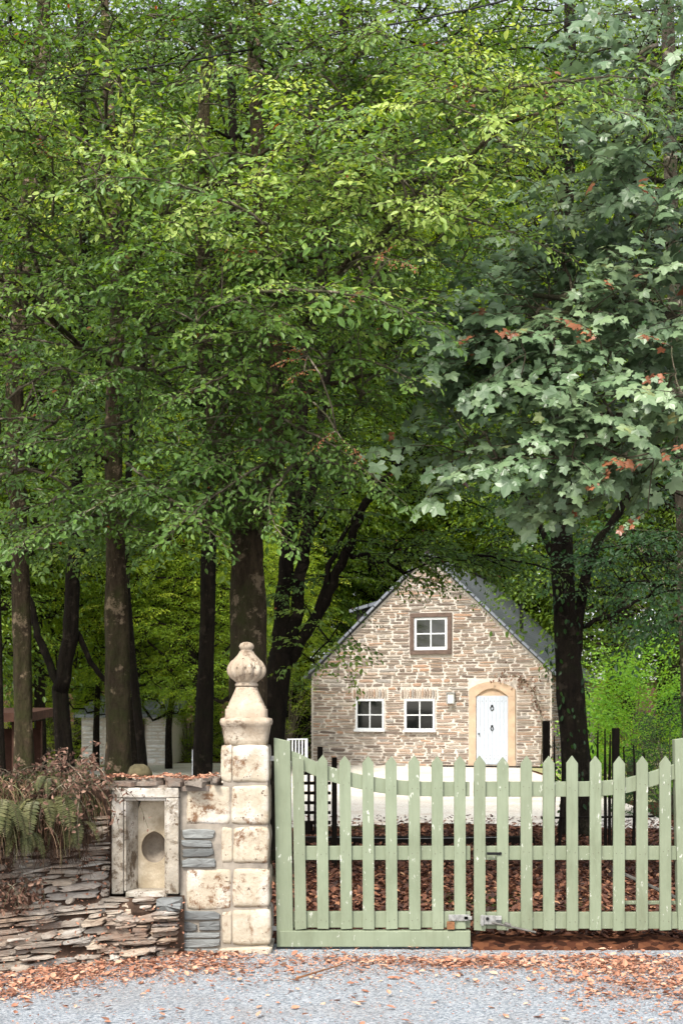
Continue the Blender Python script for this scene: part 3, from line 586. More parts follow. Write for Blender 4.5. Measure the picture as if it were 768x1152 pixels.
m = MB(); prism_xz([(G(762, 0)[0]-o2[0], G(0, 1046)[1]), (G(783, 0)[0]-o2[0], G(0, 1046)[1]), (G(783, 0)[0]-o2[0], G(0, 828)[1]), (G(757.5, 0)[0]-o2[0], G(0, 832)[1])], -.016, .056, m); m.build('stile', 'sage_paint', GRt, False, .004)
rail(GRt, o2, [(696, 1017), (764, 1017)], 4, 'brace', .058, .085)
m = MB(); q = [G(704, 985), G(764, 1012)]; tube(m, [(q[0][0]-o2[0], .07, q[0][1]), (q[1][0]-o2[0], .07, q[1][1])], .012, 6); m.build('brace', 'worn_steel', GRt)
# latch plates, padlock, bar
def gbx(parent, o_, name, mat, x0, y0, x1, y1, d0, d1, bev=.002):
    a, b = G(x0, y0), G(x1, y1); return bx(a[0]-o_[0], b[0]-o_[0], d0, d1, b[1], a[1]).build(name, mat, parent, False, bev)
lp = gbx(GL, o_, 'latch', 'galvanised', 504, 1028.5, 527.5, 1035.5, -.022, -.0125)
gbx(GL, o_, 'keep', 'galvanised', 521, 1030, 530, 1034, -.034, -.0225)
m = MB()
for cx in (509.5, 523): a = G(cx, 1032.3); m = MB(); tube(m, [(a[0]-o_[0], -.0225, a[1]), (a[0]-o_[0], -.034, a[1])], .017, 12); m.build('bolt', 'galvanised', GL)
gbx(GL, o_, 'padlock', 'rusty_iron', 502, 1036.2, 510.5, 1044.6, -.04, -.0127)
gbx(GRt, o2, 'latch', 'galvanised', 539.5, 1029.5, 563, 1039.5, -.022, -.0125); gbx(GRt, o2, 'keep', 'galvanised', 540, 1028.5, 543, 1040.5, -.042, -.0225); gbx(GRt, o2, 'keep', 'galvanised', 556, 1029.5, 563, 1034, -.046, -.0225)
m = MB()
for cx in (547.5, 558.5): a = G(cx, 1033); m = MB(); tube(m, [(a[0]-o2[0], -.0225, a[1]), (a[0]-o2[0], -.03, a[1])], .012, 10); m.build('bolt', 'black_iron', GRt)
m = MB(); a, b = G(552, 1036.5), G(601, 1047.5); tube(m, [(a[0]-o2[0], -.05, a[1]), (b[0]-o2[0], -.05, b[1])], .0075, 8); a, b = G(566, 1037.5), G(573, 1040); tube(m, [(a[0]-o2[0], -.05, a[1]), (b[0]-o2[0], -.05, b[1])], .013, 8); m.build('latch_bar', 'worn_steel', GRt)
gbx(GRt, o2, 'bolt', 'black_iron', 547, 958.5, 563.5, 961.5, -.02, -.0125)
gbx(GL, o_, 'hinge', 'galvanised', 300.5, 850.5, 309, 856, .0, .02); gbx(GL, o_, 'hinge', 'galvanised', 303, 1042, 313, 1047, .0, .02)
# earth lip under the right leaf
m = MB(); rg = np.random.default_rng(2); n = 60; xs = np.linspace(G(531, 0)[0], 5.5, n); V = []
for i, xx in enumerate(xs):
    h = .055+.012*math.sin(i*.9)+rg.normal(0, .004); V += [(xx, 9.0, -.01), (xx, 9.13, h*.6), (xx, 9.25, h), (xx, 9.7, h*.9), (xx, 10.4, -.02)]
m.add(V, np.array([[i*5+j, i*5+5+j, i*5+6+j, i*5+1+j] for i in range(n-1) for j in range(4)])); o = m.build('earth_ridge', 'forest_floor', None, True); o['kind'] = 'structure'
# ================================================================== PILLAR
PY = 8.95; DP = .36
def K(px, py): p = P(px, py, PY); return p[0], p[2]
pc = K(276, 838); pil = empty('gate_pillar', (pc[0], PY, 0), 'weathered cream limestone gate pillar crowned by a carved finial', 'pillar')
def block(px0, py0, px1, py1, mat='limestone', proud=0, seed=0, depth=DP):
    rb = np.random.default_rng(int(px0*7+py0)); a, b = K(px0+.35, py0+.4), K(px1-.35, py1-.4); m = MB(); wq = rb.normal(0, .0035, 6); cx, cz, w_, h_ = (a[0]+b[0])/2-pc[0], (a[1]+b[1])/2, b[0]-a[0], a[1]-b[1]
    nx, nz = 18, 14; V = []                            # front face as an uneven grid, rounded towards its edges
    for k in range(nz+1):
        for i in range(nx+1):
            s, t = i/nx*2-1, k/nz*2-1; e = max(abs(s), abs(t)); rnd = .011*max(0, (e-.88)/.12)**2; cor = .007*(abs(s)*abs(t))**6
            V.append((cx+s*(w_/2-cor)+s*t*wq[0]*.6+abs(s)*wq[1]*math.sin(t*3+wq[2]*900)*.7, -proud+rnd+rb.normal(0, .0009)+wq[3]*s*.6, cz+t*(h_/2-cor)+s*t*wq[4]+abs(t)*wq[5]*math.sin(s*3+wq[0]*900)*.8))
    q = np.array([[k*(nx+1)+i, k*(nx+1)+i+1, (k+1)*(nx+1)+i+1, (k+1)*(nx+1)+i] for k in range(nz) for i in range(nx)]); nf = len(V)
    ring = [i for i in range(nx+1)]+[k*(nx+1)+nx for k in range(1, nz+1)]+[nz*(nx+1)+i for i in range(nx-1, -1, -1)]+[k*(nx+1) for k in range(nz-1, 0, -1)]
    V += [(V[i][0], depth, V[i][2]) for i in ring]; L_ = len(ring); sd_ = np.array([[ring[i], nf+i, nf+(i+1) % L_, ring[(i+1) % L_]] for i in range(L_)])
    m.add(V, [q, sd_, np.arange(nf, nf+L_)]); o = m.build('stone_block', mat, pil, False); o.data.polygons.foreach_set('use_smooth', [i < len(q) for i in range(len(o.data.polygons))])
bx(K(251, 0)[0]-pc[0], K(301, 0)[0]-pc[0], .009, DP-.02, 0, K(0, 839)[1]).build('mortar_core', 'mortar_grey', pil)
bx(K(202.6, 0)[0]-pc[0], K(250.8, 0)[0]-pc[0], .009, DP-.02, 0, K(0, 884)[1]).build('mortar_core', 'mortar_grey', pil)
block(248, 838, 261.5, 880.5); block(261, 838, 302.5, 880.5, proud=.004)
block(209.5, 883, 259.5, 928); block(260, 883.5, 302.5, 928, proud=.006)
block(249, 930, 262, 971.5); block(262, 930, 302.5, 971.5, proud=.005)
block(209.5, 977, 261, 1024.5); block(261.5, 977, 303.5, 1021, 'limestone', .006)
block(249.5, 1025, 261, 1063, 'limestone_plain'); block(261, 1023, 305, 1063.5, 'limestone_plain', .008)
block(247, 1065, 306, 1082, 'limestone_plain', .03)
m = MB(); rg = np.random.default_rng(31)
pm = lambda x_, d, z: (x_, .012-d, z)
for py0, py1, x0, x1 in ((932.5, 943.5, 205, 242), (945, 953, 204, 239), (954.5, 964, 205, 241), (965.5, 976, 204, 243), (1025, 1035, 199, 248), (1037, 1048, 184, 222), (1036.5, 1047, 224, 248), (1049, 1055, 203, 248), (1056.5, 1066, 203, 248), (1067, 1076, 203, 225), (1067, 1077, 226, 247)):
    a, b = K(x0, py0), K(x1, py1); rock(m, pm, a[0]-pc[0], b[0]-pc[0], b[1], a[1], .025, rg, .035, rg.random(), 20, .07, 0., .02, 14.)
a, b = K(177, 1008), K(207, 1023.5); rock(m, pm, a[0]-pc[0], b[0]-pc[0], b[1], a[1], .13, rg, .04, .5, 20, .07, 0., .03, 14.)
m.build('slate_packing', 'blue_slate', pil)
# finial
cxp = 275.3; S_ = PY/F; fx = (cxp-384)*S_-pc[0]; fy = DP/2
zz = lambda py: K(0, py)[1]
m = MB(); loft(m, [(zz(838.5), 24*S_, 9), (zz(832), 24.6*S_, 9), (zz(817), 27*S_, 9), (zz(815.5), 28.5*S_, 8), (zz(812), 29.3*S_, 7), (zz(808.5), 28.2*S_, 8), (zz(807.3), 24*S_, 8), (zz(806.5), 23.4*S_, 9), (zz(797.6), 23.2*S_, 9), (zz(797), 21.8*S_, 8), (zz(794.2), 21.4*S_, 8), (zz(793.7), 20.2*S_, 7), (zz(790), 19.2*S_, 6), (zz(784), 16.5*S_, 5), (zz(777), 13.6*S_, 4), (zz(773.5), 12.4*S_, 3), (zz(772.5), 12.2*S_, 2)], fx, fy, 64)
m.build('finial_base', 'finial_stone', pil, True)
def gad(z, a):
    t = (z-zz(766))/(zz(736)-zz(766)); g_ = np.abs(np.sin(a*6)); top_ = .46+.4*g_**.7; e = np.clip((top_-t)/.07, 0, 1)*min(1, max(0, t/.12)) if t > 0 else 0*a
    return 1+e*(.26*g_**.8-.2)
prof = [(zz(772.4), 10*S_, 2), (zz(771.5), 13*S_, 2), (zz(769), 13.2*S_, 2), (zz(768), 12.*S_, 2)]
for py, r in zip(resample([(a, 0, 0) for a in (767, 765, 761, 757, 753, 749, 744, 739, 735, 732)], 6)[:, 0], resample([(a, 0, 0) for a in (12, 14.5, 18.6, 21, 21.6, 20.8, 18, 13.6, 10, 8.2)], 6)[:, 0]): prof.append((zz(py), r*S_, 2))
prof += [(zz(731.5), 8.5*S_, 2), (zz(730.5), 6.6*S_, 2), (zz(729.5), 6.8*S_, 2), (zz(728), 8.0*S_, 2), (zz(725.5), 8.7*S_, 2), (zz(722.7), 7.2*S_, 2), (zz(721), 4*S_, 2), (zz(720.5), .8*S_, 2)]
m = MB(); loft(m, prof, fx, fy, 168, gad); m.build('finial_urn', 'finial_stone', pil, True)
# ================================================================== RUBBLE WALL with niche
def wallY(X):                                          # front face line in plan, curving towards the camera on the left
    t = max(0, -1.5-X); return 8.95-.75*t**1.25
rw = np.random.default_rng(17)
def wm(x_, d, z):
    fl = .27*max(0, 1-z/.62)**1.4*min(1, max(0, (-1.02-x_)/.35)); bul = .03*math.sin(x_*4.1+z*3)+.025*math.sin(z*9+x_*2) if x_ < -1.55 else 0
    return (x_-d*.35*min(1, max(0, -1.5-x_)), wallY(x_)-d-fl+bul, z)
wall = empty('rubble_wall', (-1.6, 9.0, 0), 'dry stone slate wall with built-in niche running left from the pillar', 'wall'); off = np.array([-1.6, 9.0, 0.])
WTOP = 1.13
fr = [K(127, 886), K(202, 1005)]; NX0, NX1, NZ0, NZ1 = fr[0][0], fr[1][0], fr[1][1], fr[0][1]
def wi(z0, z1):
    a, b = -3.6, K(208, 0)[0]
    if z0 < .38: b = K(203, 0)[0]
    if z0 < K(0, 1024)[1]-.02: b = K(200 if z0 > .06 else 203, 0)[0]
    if z1 > .52: 
        return [(a, NX0-.01)]
    out = [(a, b)]
    return out
m = MB(); tw_ = lambda *q: tuple(np.array(wm(*q))-off)
def emit(a, b, c, d):
    if b-a < .03 or d-c < .012: return
    if a < -1.0 and c < NZ1 and d > NZ0-.005 and b > NX0: return
    rock(m, tw_, a-.006, b+.006, c-.003, d+.003, rw.uniform(.015, .11), rw, .16, min(1, max(0, rw.beta(2, 2))), 15, .07, 0., .035, 8.)
courses(rw, 0.0, NZ0-.01, .016, .062, .07, .36, lambda z0, z1: [(-3.6, K(203, 0)[0])] if z0 < .28 else [(-3.6, K(177 if z0 < .4 else 206, 0)[0])], .008, emit)
courses(rw, NZ0-.01, .93, .018, .075, .08, .34, lambda z0, z1: [(-3.6, NX0-.01)], .008, emit)
for k in range(380):                                   # broken chips wedged between the courses
    a = rw.uniform(-3.4, K(203, 0)[0]-.1); c = rw.uniform(.0, .95 if a < NX0-.1 else .38); w_ = rw.uniform(.03, .2); h_ = rw.uniform(.012, .05)
    if a+w_ > NX0-.01 and c+h_ > NZ0-.02: continue
    if a+w_ > K(198, 0)[0] and c < .4: continue
    rock(m, tw_, a, a+w_, c, c+h_, rw.uniform(.03, .1), rw, .16, rw.random(), 9, .06, 0., .07, 6.)
m.build('stones', 'rubble', wall)
m = MB(); n = 90; V = []; xs = np.linspace(-3.6, K(208, 0)[0], n)
for xx in xs:
    for z in (0, .08, .16, .23, .3, NZ0-.012, .48, .56, .64, .72, .8, .9, 1.0, 1.1): q = np.array(wm(xx, .012+.014*math.sin(xx*31+z*17)+(.07*max(0, math.sin(xx*4.7+z*5)*math.sin(z*11-xx*3)-.15) if xx < -1.2 else 0), z))-off; V.append(q)
    q = np.array(wm(xx, -.45, 1.1))-off; V.append(q); q = q.copy(); q[2] = 0; V.append(q)
k = 16; fs = [[i*k+j, (i+1)*k+j, (i+1)*k+j+1, i*k+j+1] for i in range(n-1) for j in range(k-1) if not (4 < j < 13 and NX0-.03 < xs[i] < NX1+.01)]
m.add(V, np.array(fs)); m.build('wall_core', 'earth', wall)
# niche : frame, recess with a pointed round hole
u = lambda px, py: (K(px, py)[0]-off[0], K(px, py)[1])
m = MB()
def nb_(x0, y0, x1, y1, d0, d1, mm): a, b = u(x0, y0), u(x1, y1); bx(a[0], b[0], 8.95-9.0+d0, 8.95-9.0+d1, b[1], a[1], mm)
nb_(127, 886, 202, 897, -.05, .08, m); nb_(127, 897.2, 140, 1005, -.047, .08, m); nb_(188, 897.2, 202, 1005, -.047, .08, m)
nf = m.build('niche_frame', 'niche_stone', wall, False, .007)
m = MB(); nb_(140.2, 897.3, 187.8, 900.5, -.03, .08, m); nb_(140.2, 900.7, 143, 1002, -.03, .08, m); nb_(186, 900.7, 187.8, 1002, -.03, .08, m); m.build('niche_moulding', 'niche_stone', wall, False, .004)
m = MB(); a, b = u(143.1, 901), u(152, 1002); V = [(a[0], -.07, b[1]), (b[0], .088, b[1]), (b[0], .3, b[1]), (a[0], .3, b[1])]; V += [(q[0], q[1], a[1]) for q in V]; m.add(V, BF); nb_(143.1, 1002.2, 188.8, 1008, -.06, .3, m); nb_(143.1, 896, 188.8, 901, .081, .3, m); nb_(186, 901.2, 190, 1002, .081, .3, m); m.build('niche_reveal', 'niche_stone', wall, False, .004)
# back panel with hole: ring of quads between rectangle and ogee-topped circle
X0, Zt_ = u(152.1, 901); X1, Zb_ = u(186, 1002); hx, hz_ = u(170.3, 956); hr = 16.0*S_; n = 48; V = []; inner = []; outer = []
for i in range(n):
    a = 2*math.pi*i/n; r = hr; up_ = max(0, math.cos(a))**40; inner.append((hx+r*.92*math.sin(a), hz_+r*1.12*math.cos(a)+up_*.006))
    dx, dz_ = math.sin(a), math.cos(a); ts = []
    if dx > 1e-6: ts.append((X1-hx)/dx)
    if dx < -1e-6: ts.append((X0-hx)/dx)
    if dz_ > 1e-6: ts.append((Zt_-hz_)/dz_)
    if dz_ < -1e-6: ts.append((Zb_-hz_)/dz_)
    t = min(ts); outer.append((hx+dx*t, hz_+dz_*t))
yb = -.05+.14
outer = [(min(max(a, X0), X1), b) for a, b in outer]; inner = [(min(max(a, X0+.004), X1-.004), b) for a, b in inner]
V = [(a, yb, b) for a, b in outer]+[(a, yb, b) for a, b in inner]+[(a, yb+.012, b) for a, b in [((p-hx)*.97+hx, (q-hz_)*.97+hz_) for p, q in inner]]
i = np.arange(n); j = (i+1) % n; m = MB(); m.add(V, [np.stack([i, j, j+n, i+n], 1), np.stack([i+n, j+n, j+2*n, i+2*n], 1)]); 
corner = [(X0, Zt_), (X1, Zt_), (X1, Zb_), (X0, Zb_)]
for (a, b) in corner:
    near = sorted(range(n), key=lambda k_: (outer[k_][0]-a)**2+(outer[k_][1]-b)**2)[:2]; m.add([(a, yb, b), (outer[near[0]][0], yb, outer[near[0]][1]), (outer[near[1]][0], yb, outer[near[1]][1])], np.array([[0, 1, 2]]))
m.build('niche_back', 'niche_back', wall)
m = MB(); V = []; rings = 7
for k in range(rings):
    f = k/(rings-1); V += [((a-hx)*.97*math.cos(f*1.45)+hx, yb+.012+.13*math.sin(f*1.45), (b-hz_)*.97*math.cos(f*1.45)+hz_) for a, b in inner]
fs = [np.stack([i+k*n, j+k*n, j+(k+1)*n, i+(k+1)*n], 1) for k in range(rings-1)]+[np.arange(n)+(rings-1)*n]; m.add(V, fs); m.build('niche_bowl', 'cavity', wall, True)
# slate coping
m = MB()
for lay, (zb, h) in enumerate(((1.09, .035), (1.125, .03), (1.15, .025))):
    xx = -1.72+lay*.16
    while xx < K(246, 0)[0]-.04:
        w_ = rw.uniform(.14, .36); e_ = min(xx+w_, K(247, 0)[0]); n_ = 12; a = np.arange(n_)*2*math.pi/n_; rx, ry = (e_-xx)/2*1.02, rw.uniform(.13, .2); cx, cy = (xx+e_)/2, 9.06+rw.normal(0, .03)
        ex = 1/((abs(np.cos(a))**4+abs(np.sin(a))**4)**.25)*(1-abs(rw.normal(0, .1, n_))); tl = rw.normal(0, .05)
        V = [(cx+rx*e*math.cos(q)-off[0], cy+ry*e*math.sin(q)-off[1], zb+zo+rx*e*math.cos(q)*tl+rw.normal(0, .003)) for zo in (0, h) for e, q in zip(ex, a)]; i = np.arange(n_); j = (i+1) % n_
        m.add(V, [np.stack([i, j, j+n_, i+n_], 1), np.arange(n_)+n_, np.arange(n_)[::-1]], rw.random()*.35); xx += w_*rw.uniform(.85, 1.05)
m.build('coping', 'rubble', wall)
# tree stump on the wall
s0 = P(157, 868, 9.25); m = MB(); loft(m, [(0, .085, 2), (.04, .08, 2), (.075, .062, 2.5), (.095, .03, 2)], 0, 0, 18, lambda z, a: 1+.09*np.sin(a*3+1)+.05*np.sin(a*7)); 
o = m.build('tree_stump', 'stump_wood', None, True); o.location = (s0[0], 9.22, 1.165); tag(o, 'small mossy stump sitting on the wall coping above the niche', 'stump')
# earth bank and moss along the wall top on the left
m = MB(); n, k = 46, 12; V = []; xs = np.linspace(-3.8, -1.58, n); rb = np.random.default_rng(44)
for i, xx in enumerate(xs):
    e = min(1, (xs[-1]-xx)/.35+.12)
    for j in range(k):
        t = j/(k-1)*math.pi; rr = 1+.12*math.sin(xx*9+j)+rb.normal(0, .06)
        V.append((xx, wallY(xx)+.16-.27*math.cos(t)*rr*e, .8+.14*(1-e)+.38*math.sin(t)*rr*(.5+.5*e)))
m.add(V, np.array([[i*k+j, (i+1)*k+j, (i+1)*k+j+1, i*k+j+1] for i in range(n-1) for j in range(k-1)])); bank = m.build('earth_bank', 'moss', None, True); bank['kind'] = 'structure'
# ================================================================== FERNS, dry bramble on the wall
def fern(name, loc, rng, nf=9, L=.4, label='', hang=1., facing=None):
    root = empty(name, loc, label, 'fern', 'ferns hanging over the wall'); lv = MB(); st = MB()
    for f in range(nf):
        a = rng.uniform(-math.pi*.95, -.05*math.pi) if facing is None else facing+rng.normal(0, .7); l = L*rng.uniform(.6, 1.1); d = np.array([math.cos(a), math.sin(a), rng.uniform(.3, 1.0)]); p = np.zeros(3); pts = [p.copy()]
        ns = 26
        for s in range(ns): d = unit(d+np.array([0, 0, -3.2*hang/ns])); p = p+d*l/ns; pts.append(p.copy())
        pts = np.array(pts); tube(st, pts[::2], np.linspace(.003, .001, len(pts[::2])), 3); tg = unit(np.gradient(pts, axis=0)); side = unit(np.cross(tg, [0, 0, 1.])+1e-6)
        for s in (-1, 1):
            idx = np.arange(2, ns+1); w_ = np.sin((idx/ns)**.8*math.pi*.95)**.8*.17*l+.004
            D = unit(side[idx]*s+tg[idx]*.35+rng.normal(0, .08, (len(idx), 3))); N = unit(np.cross(D, tg[idx])*s); N[N[:, 2] < 0] *= -1
            put_leaves(lv, LEAFN, pts[idx], D, N, w_, np.clip(rng.uniform(.3, .8)+rng.normal(0, .1, len(idx)), 0, 1))
    st.build('stem', 'twig', root); lv.build('fronds', 'fern', root); return root
rf = np.random.default_rng(71)
for px, py, L, lb in ((46, 900, .3, 'drooping fern in the middle of the wall top bank'), (70, 897, .34, 'fern with long fronds hanging nearest to the niche'), (22, 912, .28, 'small fern low on the bank near the left edge'), (58, 874, .2, 'young fern standing upright on top of the bank'), (92, 925, .26, 'small fern tucked beside the upper left of the niche'), (8, 900, .3, 'fern cut off by the left edge'), (34, 935, .26, 'fern hanging lowest on the bank')):
    X = P(px, py, 8.6)[0]; Yy = wallY(X)-.06; p = P(px, py, Yy); fern('fern', (p[0], Yy-.13, p[2]), rf, 7, L, lb)
for nm, mt_, cnt, sd_, lb in (('trailing_grass', 'fern', 900, 81, 'long olive grass blades trailing over the bank'), ('dead_grass', 'dead_grass', 1500, 82, 'long dead brown grass and stems trailing over the bank')):
    r_ = np.random.default_rng(sd_); m = MB()
    for k in range(cnt):
        X = r_.uniform(-3.0, -1.6); e = min(1, (-1.58-X)/.3+.25); th = r_.uniform(.3, 1.9); p = np.array([X, wallY(X)+.14-.29*math.cos(th)*e, .82+.37*math.sin(th)*(.5+.5*e)+.1*(1-e)]); d = unit(np.array([r_.normal(0, .5), -.8, r_.uniform(.1, 1.)])); l = r_.uniform(.12, .42)*(.6+.4*e); pts = [p.copy()]
        for q_ in range(6): d = unit(d+np.array([r_.normal(0, .12), .04, -.62])); p = p+d*l/6; pts.append(p.copy())
        tube(m, pts, np.linspace(r_.uniform(.0015, .004), .0008, 7), 3, None, 0, r_.random())
    tag(m.build(nm, mt_), lb, 'grass', None, 'stuff')
def bramble(loc, w_, h_, n, label, seed, up=.2):
    r = np.random.default_rng(seed); root = empty('dry_bramble', loc, label, 'bramble', 'dry brambles on the wall top'); st = MB(); lv = MB(); 
    for k in range(n):
        p = np.array([r.uniform(-w_, w_), r.uniform(-.05, .15), r.uniform(-.02, .05)]); d = unit(np.array([r.normal(0, .6), r.normal(-.35, .4), r.uniform(.2, 1.)*up*4])); pts = [p.copy()]; l = h_*r.uniform(.6, 1.3)
        for s in range(9): d = unit(d+np.array([r.normal(0, .12), 0, -.3])); p = p+d*l/9; pts.append(p.copy())
        pts = np.array(pts); tube(st, pts, np.linspace(.0035, .0015, len(pts)), 3); q = pts[r.integers(1, 10, 16)]; put_leaves(lv, LEAF, q+r.normal(0, .012, q.shape), unit(r.normal(size=q.shape)+[0, 0, -.6]), unit(r.normal(size=q.shape)+[0, -.6, .3]), r.uniform(.018, .045, len(q)), r.beta(1.6, 2.6, len(q)))
    st.build('stems', 'twig', root); lv.build('leaves', 'dry_leaf', root)
p = P(30, 888, 8.6); bramble((p[0], wallY(p[0])+.02, p[2]), .42, .46, 90, 'dense pinkish brown dried bramble tumbling over the wall at left', 5)
p = P(80, 868, 8.8); bramble((p[0], wallY(p[0])+.1, p[2]), .12, .28, 22, 'sparse dried bramble sprigs standing in front of the forked tree', 6, .5)
p = P(18, 1005, 8.4); bramble((p[0], wallY(p[0])-.22, .55), .22, .2, 26, 'low tangle of dead stems low down on the wall face', 7, -.1)
# roots hanging below the bank (stuff)
m = MB(); r = np.random.default_rng(12)
for k in range(420):
    X = r.uniform(-2.6, -1.66); z = r.uniform(.78, 1.02); Yy = wallY(X)-.1-r.uniform(0, .1); l = r.uniform(.08, .3); q = np.array([X, Yy, z]); tube(m, [q, q+[r.normal(0, .03), -r.uniform(.0, .06), -l*.5], q+[r.normal(0, .05), r.uniform(-.04, .04), -l]], [.003, .0025, .001], 3)
tag(m.build('hanging_roots', 'earth'), 'fine dark roots and dead stems hanging below the bank', 'roots', None, 'stuff')
# moss tufts/small plants on the bank
m = MB(); n = 9000; X = r.uniform(-3.0, -1.45, n); th = r.uniform(.15, 2.6, n); e = np.minimum(1, (-1.5-X)/.35+.2).clip(.12, 1)
pos = np.stack([X, np.array([wallY(a) for a in X])+.16-.29*np.cos(th)*e, .8+.38*np.sin(th)*(.5+.5*e)+.01+.12*(1-e)], 1); put_leaves(m, LEAF, pos, unit(r.normal(size=(n, 3))+[0, -.4, .5]), unit(r.normal(size=(n, 3))), r.uniform(.012, .05, n), r.random(n)**1.4)
tag(m.build('moss_growth', 'fern'), 'low moss and small weeds covering the bank', 'moss', None, 'stuff')
# ================================================================== LITTER
def litter(name, n, sampler, zf, size, mat, seed, label, lift=.25):
    r = np.random.default_rng(seed); X, Y = sampler(r, n); k = len(X); z = zf(X, Y)+np.abs(r.normal(0, .006, k))+.006; m = MB(); a = r.uniform(0, 2*math.pi, k)
    D = unit(np.stack([np.cos(a), np.sin(a), r.normal(0, lift, k)], 1)); N = unit(np.stack([r.normal(0, lift, k), r.normal(0, lift, k), np.ones(k)], 1))
    put_leaves(m, CURL, np.stack([X, Y, z], 1), D, N, size[0]+(size[1]-size[0])*r.random(k)**1.7, r.beta(1.7, 1.7, k)); return tag(m.build(name, mat), label, 'fallen leaves', None, 'stuff')
CURL = (np.array([[0,0,.02],[.3,.27,.12],[.65,.25,.14],[1,0,.1],[.65,-.25,.13],[.3,-.27,.12],[.5,0,0]]), [np.array([[0,6,2,1],[6,3,2,2],[0,5,4,6],[6,4,3,3]])][:0]+[np.array([[0,6,1],[1,6,2],[6,3,2],[0,5,6],[5,4,6],[6,4,3]])])
CURL[0][:, 2] *= 1
def s_front(r, n):
    X = r.uniform(-2.6, 3.0, n*6); Y = r.uniform(6.6, 9.25, n*6); c = np.where(X > -.35, 8.5-.0*X, np.nan); d = np.zeros(len(X))
    for i in range(len(X)):
        x_, y_ = X[i], Y[i]; nz = .5+.5*math.sin(x_*5.3+y_*7)*math.sin(x_*2.1-y_*9+1)
        if x_ > -.5: a = math.exp(-((y_-(8.62-.03*x_))/.2)**2)*(.55+.45*min(1, max(0, x_/1.)))+(.95*math.exp(-((y_-7.9)/.6)**2)*min(1, max(0, x_-1.1)))
        else: a = (1. if y_ > wallY(x_)-.45-.5*max(0, -.75-x_)+.1*math.sin(x_*5) else math.exp(-((y_-(wallY(x_)-.45-.5*max(0, -.75-x_)+.1*math.sin(x_*5)))/.2)**2))*min(1, max(.12, (-.45-x_)/.5))
        d[i] = a*(.35+.9*nz)+.03+.12*math.exp(-((y_-8.3)/.4)**2)
    k = r.random(len(X)) < d*.9; return X[k], Y[k]
litter('leaf_litter', 4400, s_front, lambda X, Y: np.zeros(len(X))+.004, (.018, .062), 'litter_near', 50, 'rusty fallen leaves drifted along the lane before the gate')
def s_fine(r, n):
    X, Y = s_front(r, n); return X+r.normal(0, .05, len(X)), Y+r.normal(0, .05, len(X))
litter('leaf_crumbs', 22000, s_fine, lambda X, Y: np.zeros(len(X)), (.008, .02), 'litter_near', 51, 'crumbled leaf fragments in the lane gravel')
def s_back(r, n):
    X = r.uniform(-1.4, 5.2, n); Y = 9.35+(r.random(n)**1.3)*11.5; k = (Y < 17.6) | (r.random(n) < np.exp(-(Y-17.6)/1.1)); k &= ~((Y < 9.6) & (X < -.9)); return X[k], Y[k]
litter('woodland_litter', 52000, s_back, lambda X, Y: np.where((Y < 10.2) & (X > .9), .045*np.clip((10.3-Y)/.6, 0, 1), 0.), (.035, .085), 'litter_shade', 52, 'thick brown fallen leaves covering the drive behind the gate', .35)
litter('wall_litter', 1, lambda r, n: (r.uniform(-1.9, -.83, 700), 9.06+r.normal(0, .09, 700)), lambda X, Y: np.zeros(len(X))+1.17+.01*np.sin(X*20), (.02, .045), 'litter_near', 53, 'fallen leaves lying on the wall coping')
r = np.random.default_rng(91); n = 1500; X = r.uniform(-2.9, -1.05, n); Z = r.random(n)**1.5*.85; k_ = (X < NX0-.02) | (Z < .36); X, Z = X[k_], Z[k_]; n = len(X); m = MB()
pos = np.array([wm(a, r.uniform(.05, .12), b) for a, b in zip(X, Z)]); put_leaves(m, CURL, pos, unit(r.normal(size=(n, 3))*[1, 1, .5]), unit(r.normal(0, .5, (n, 3))+[0, -.5, 1]), r.uniform(.008, .028, n), r.beta(2, 2.5, n)*.9)
tag(m.build('wall_debris', 'litter_near'), 'dead leaf bits lodged between the wall stones', 'leaf debris', None, 'stuff')
m = MB(); q = resample([P(333, 1107, 8)*[1, 1, 0]+[0, 0, .02], P(350, 1101, 8)*[1, 1, 0]+[0, .1, .03], P(385, 1090, 8)*[1, 1, 0]+[0, .45, .02]], 5); tube(m, q, np.linspace(.008, .004, len(q)), 5)
tag(m.build('fallen_twig', 'rusty_iron'), 'thin fallen twig lying on the lane gravel', 'twig')
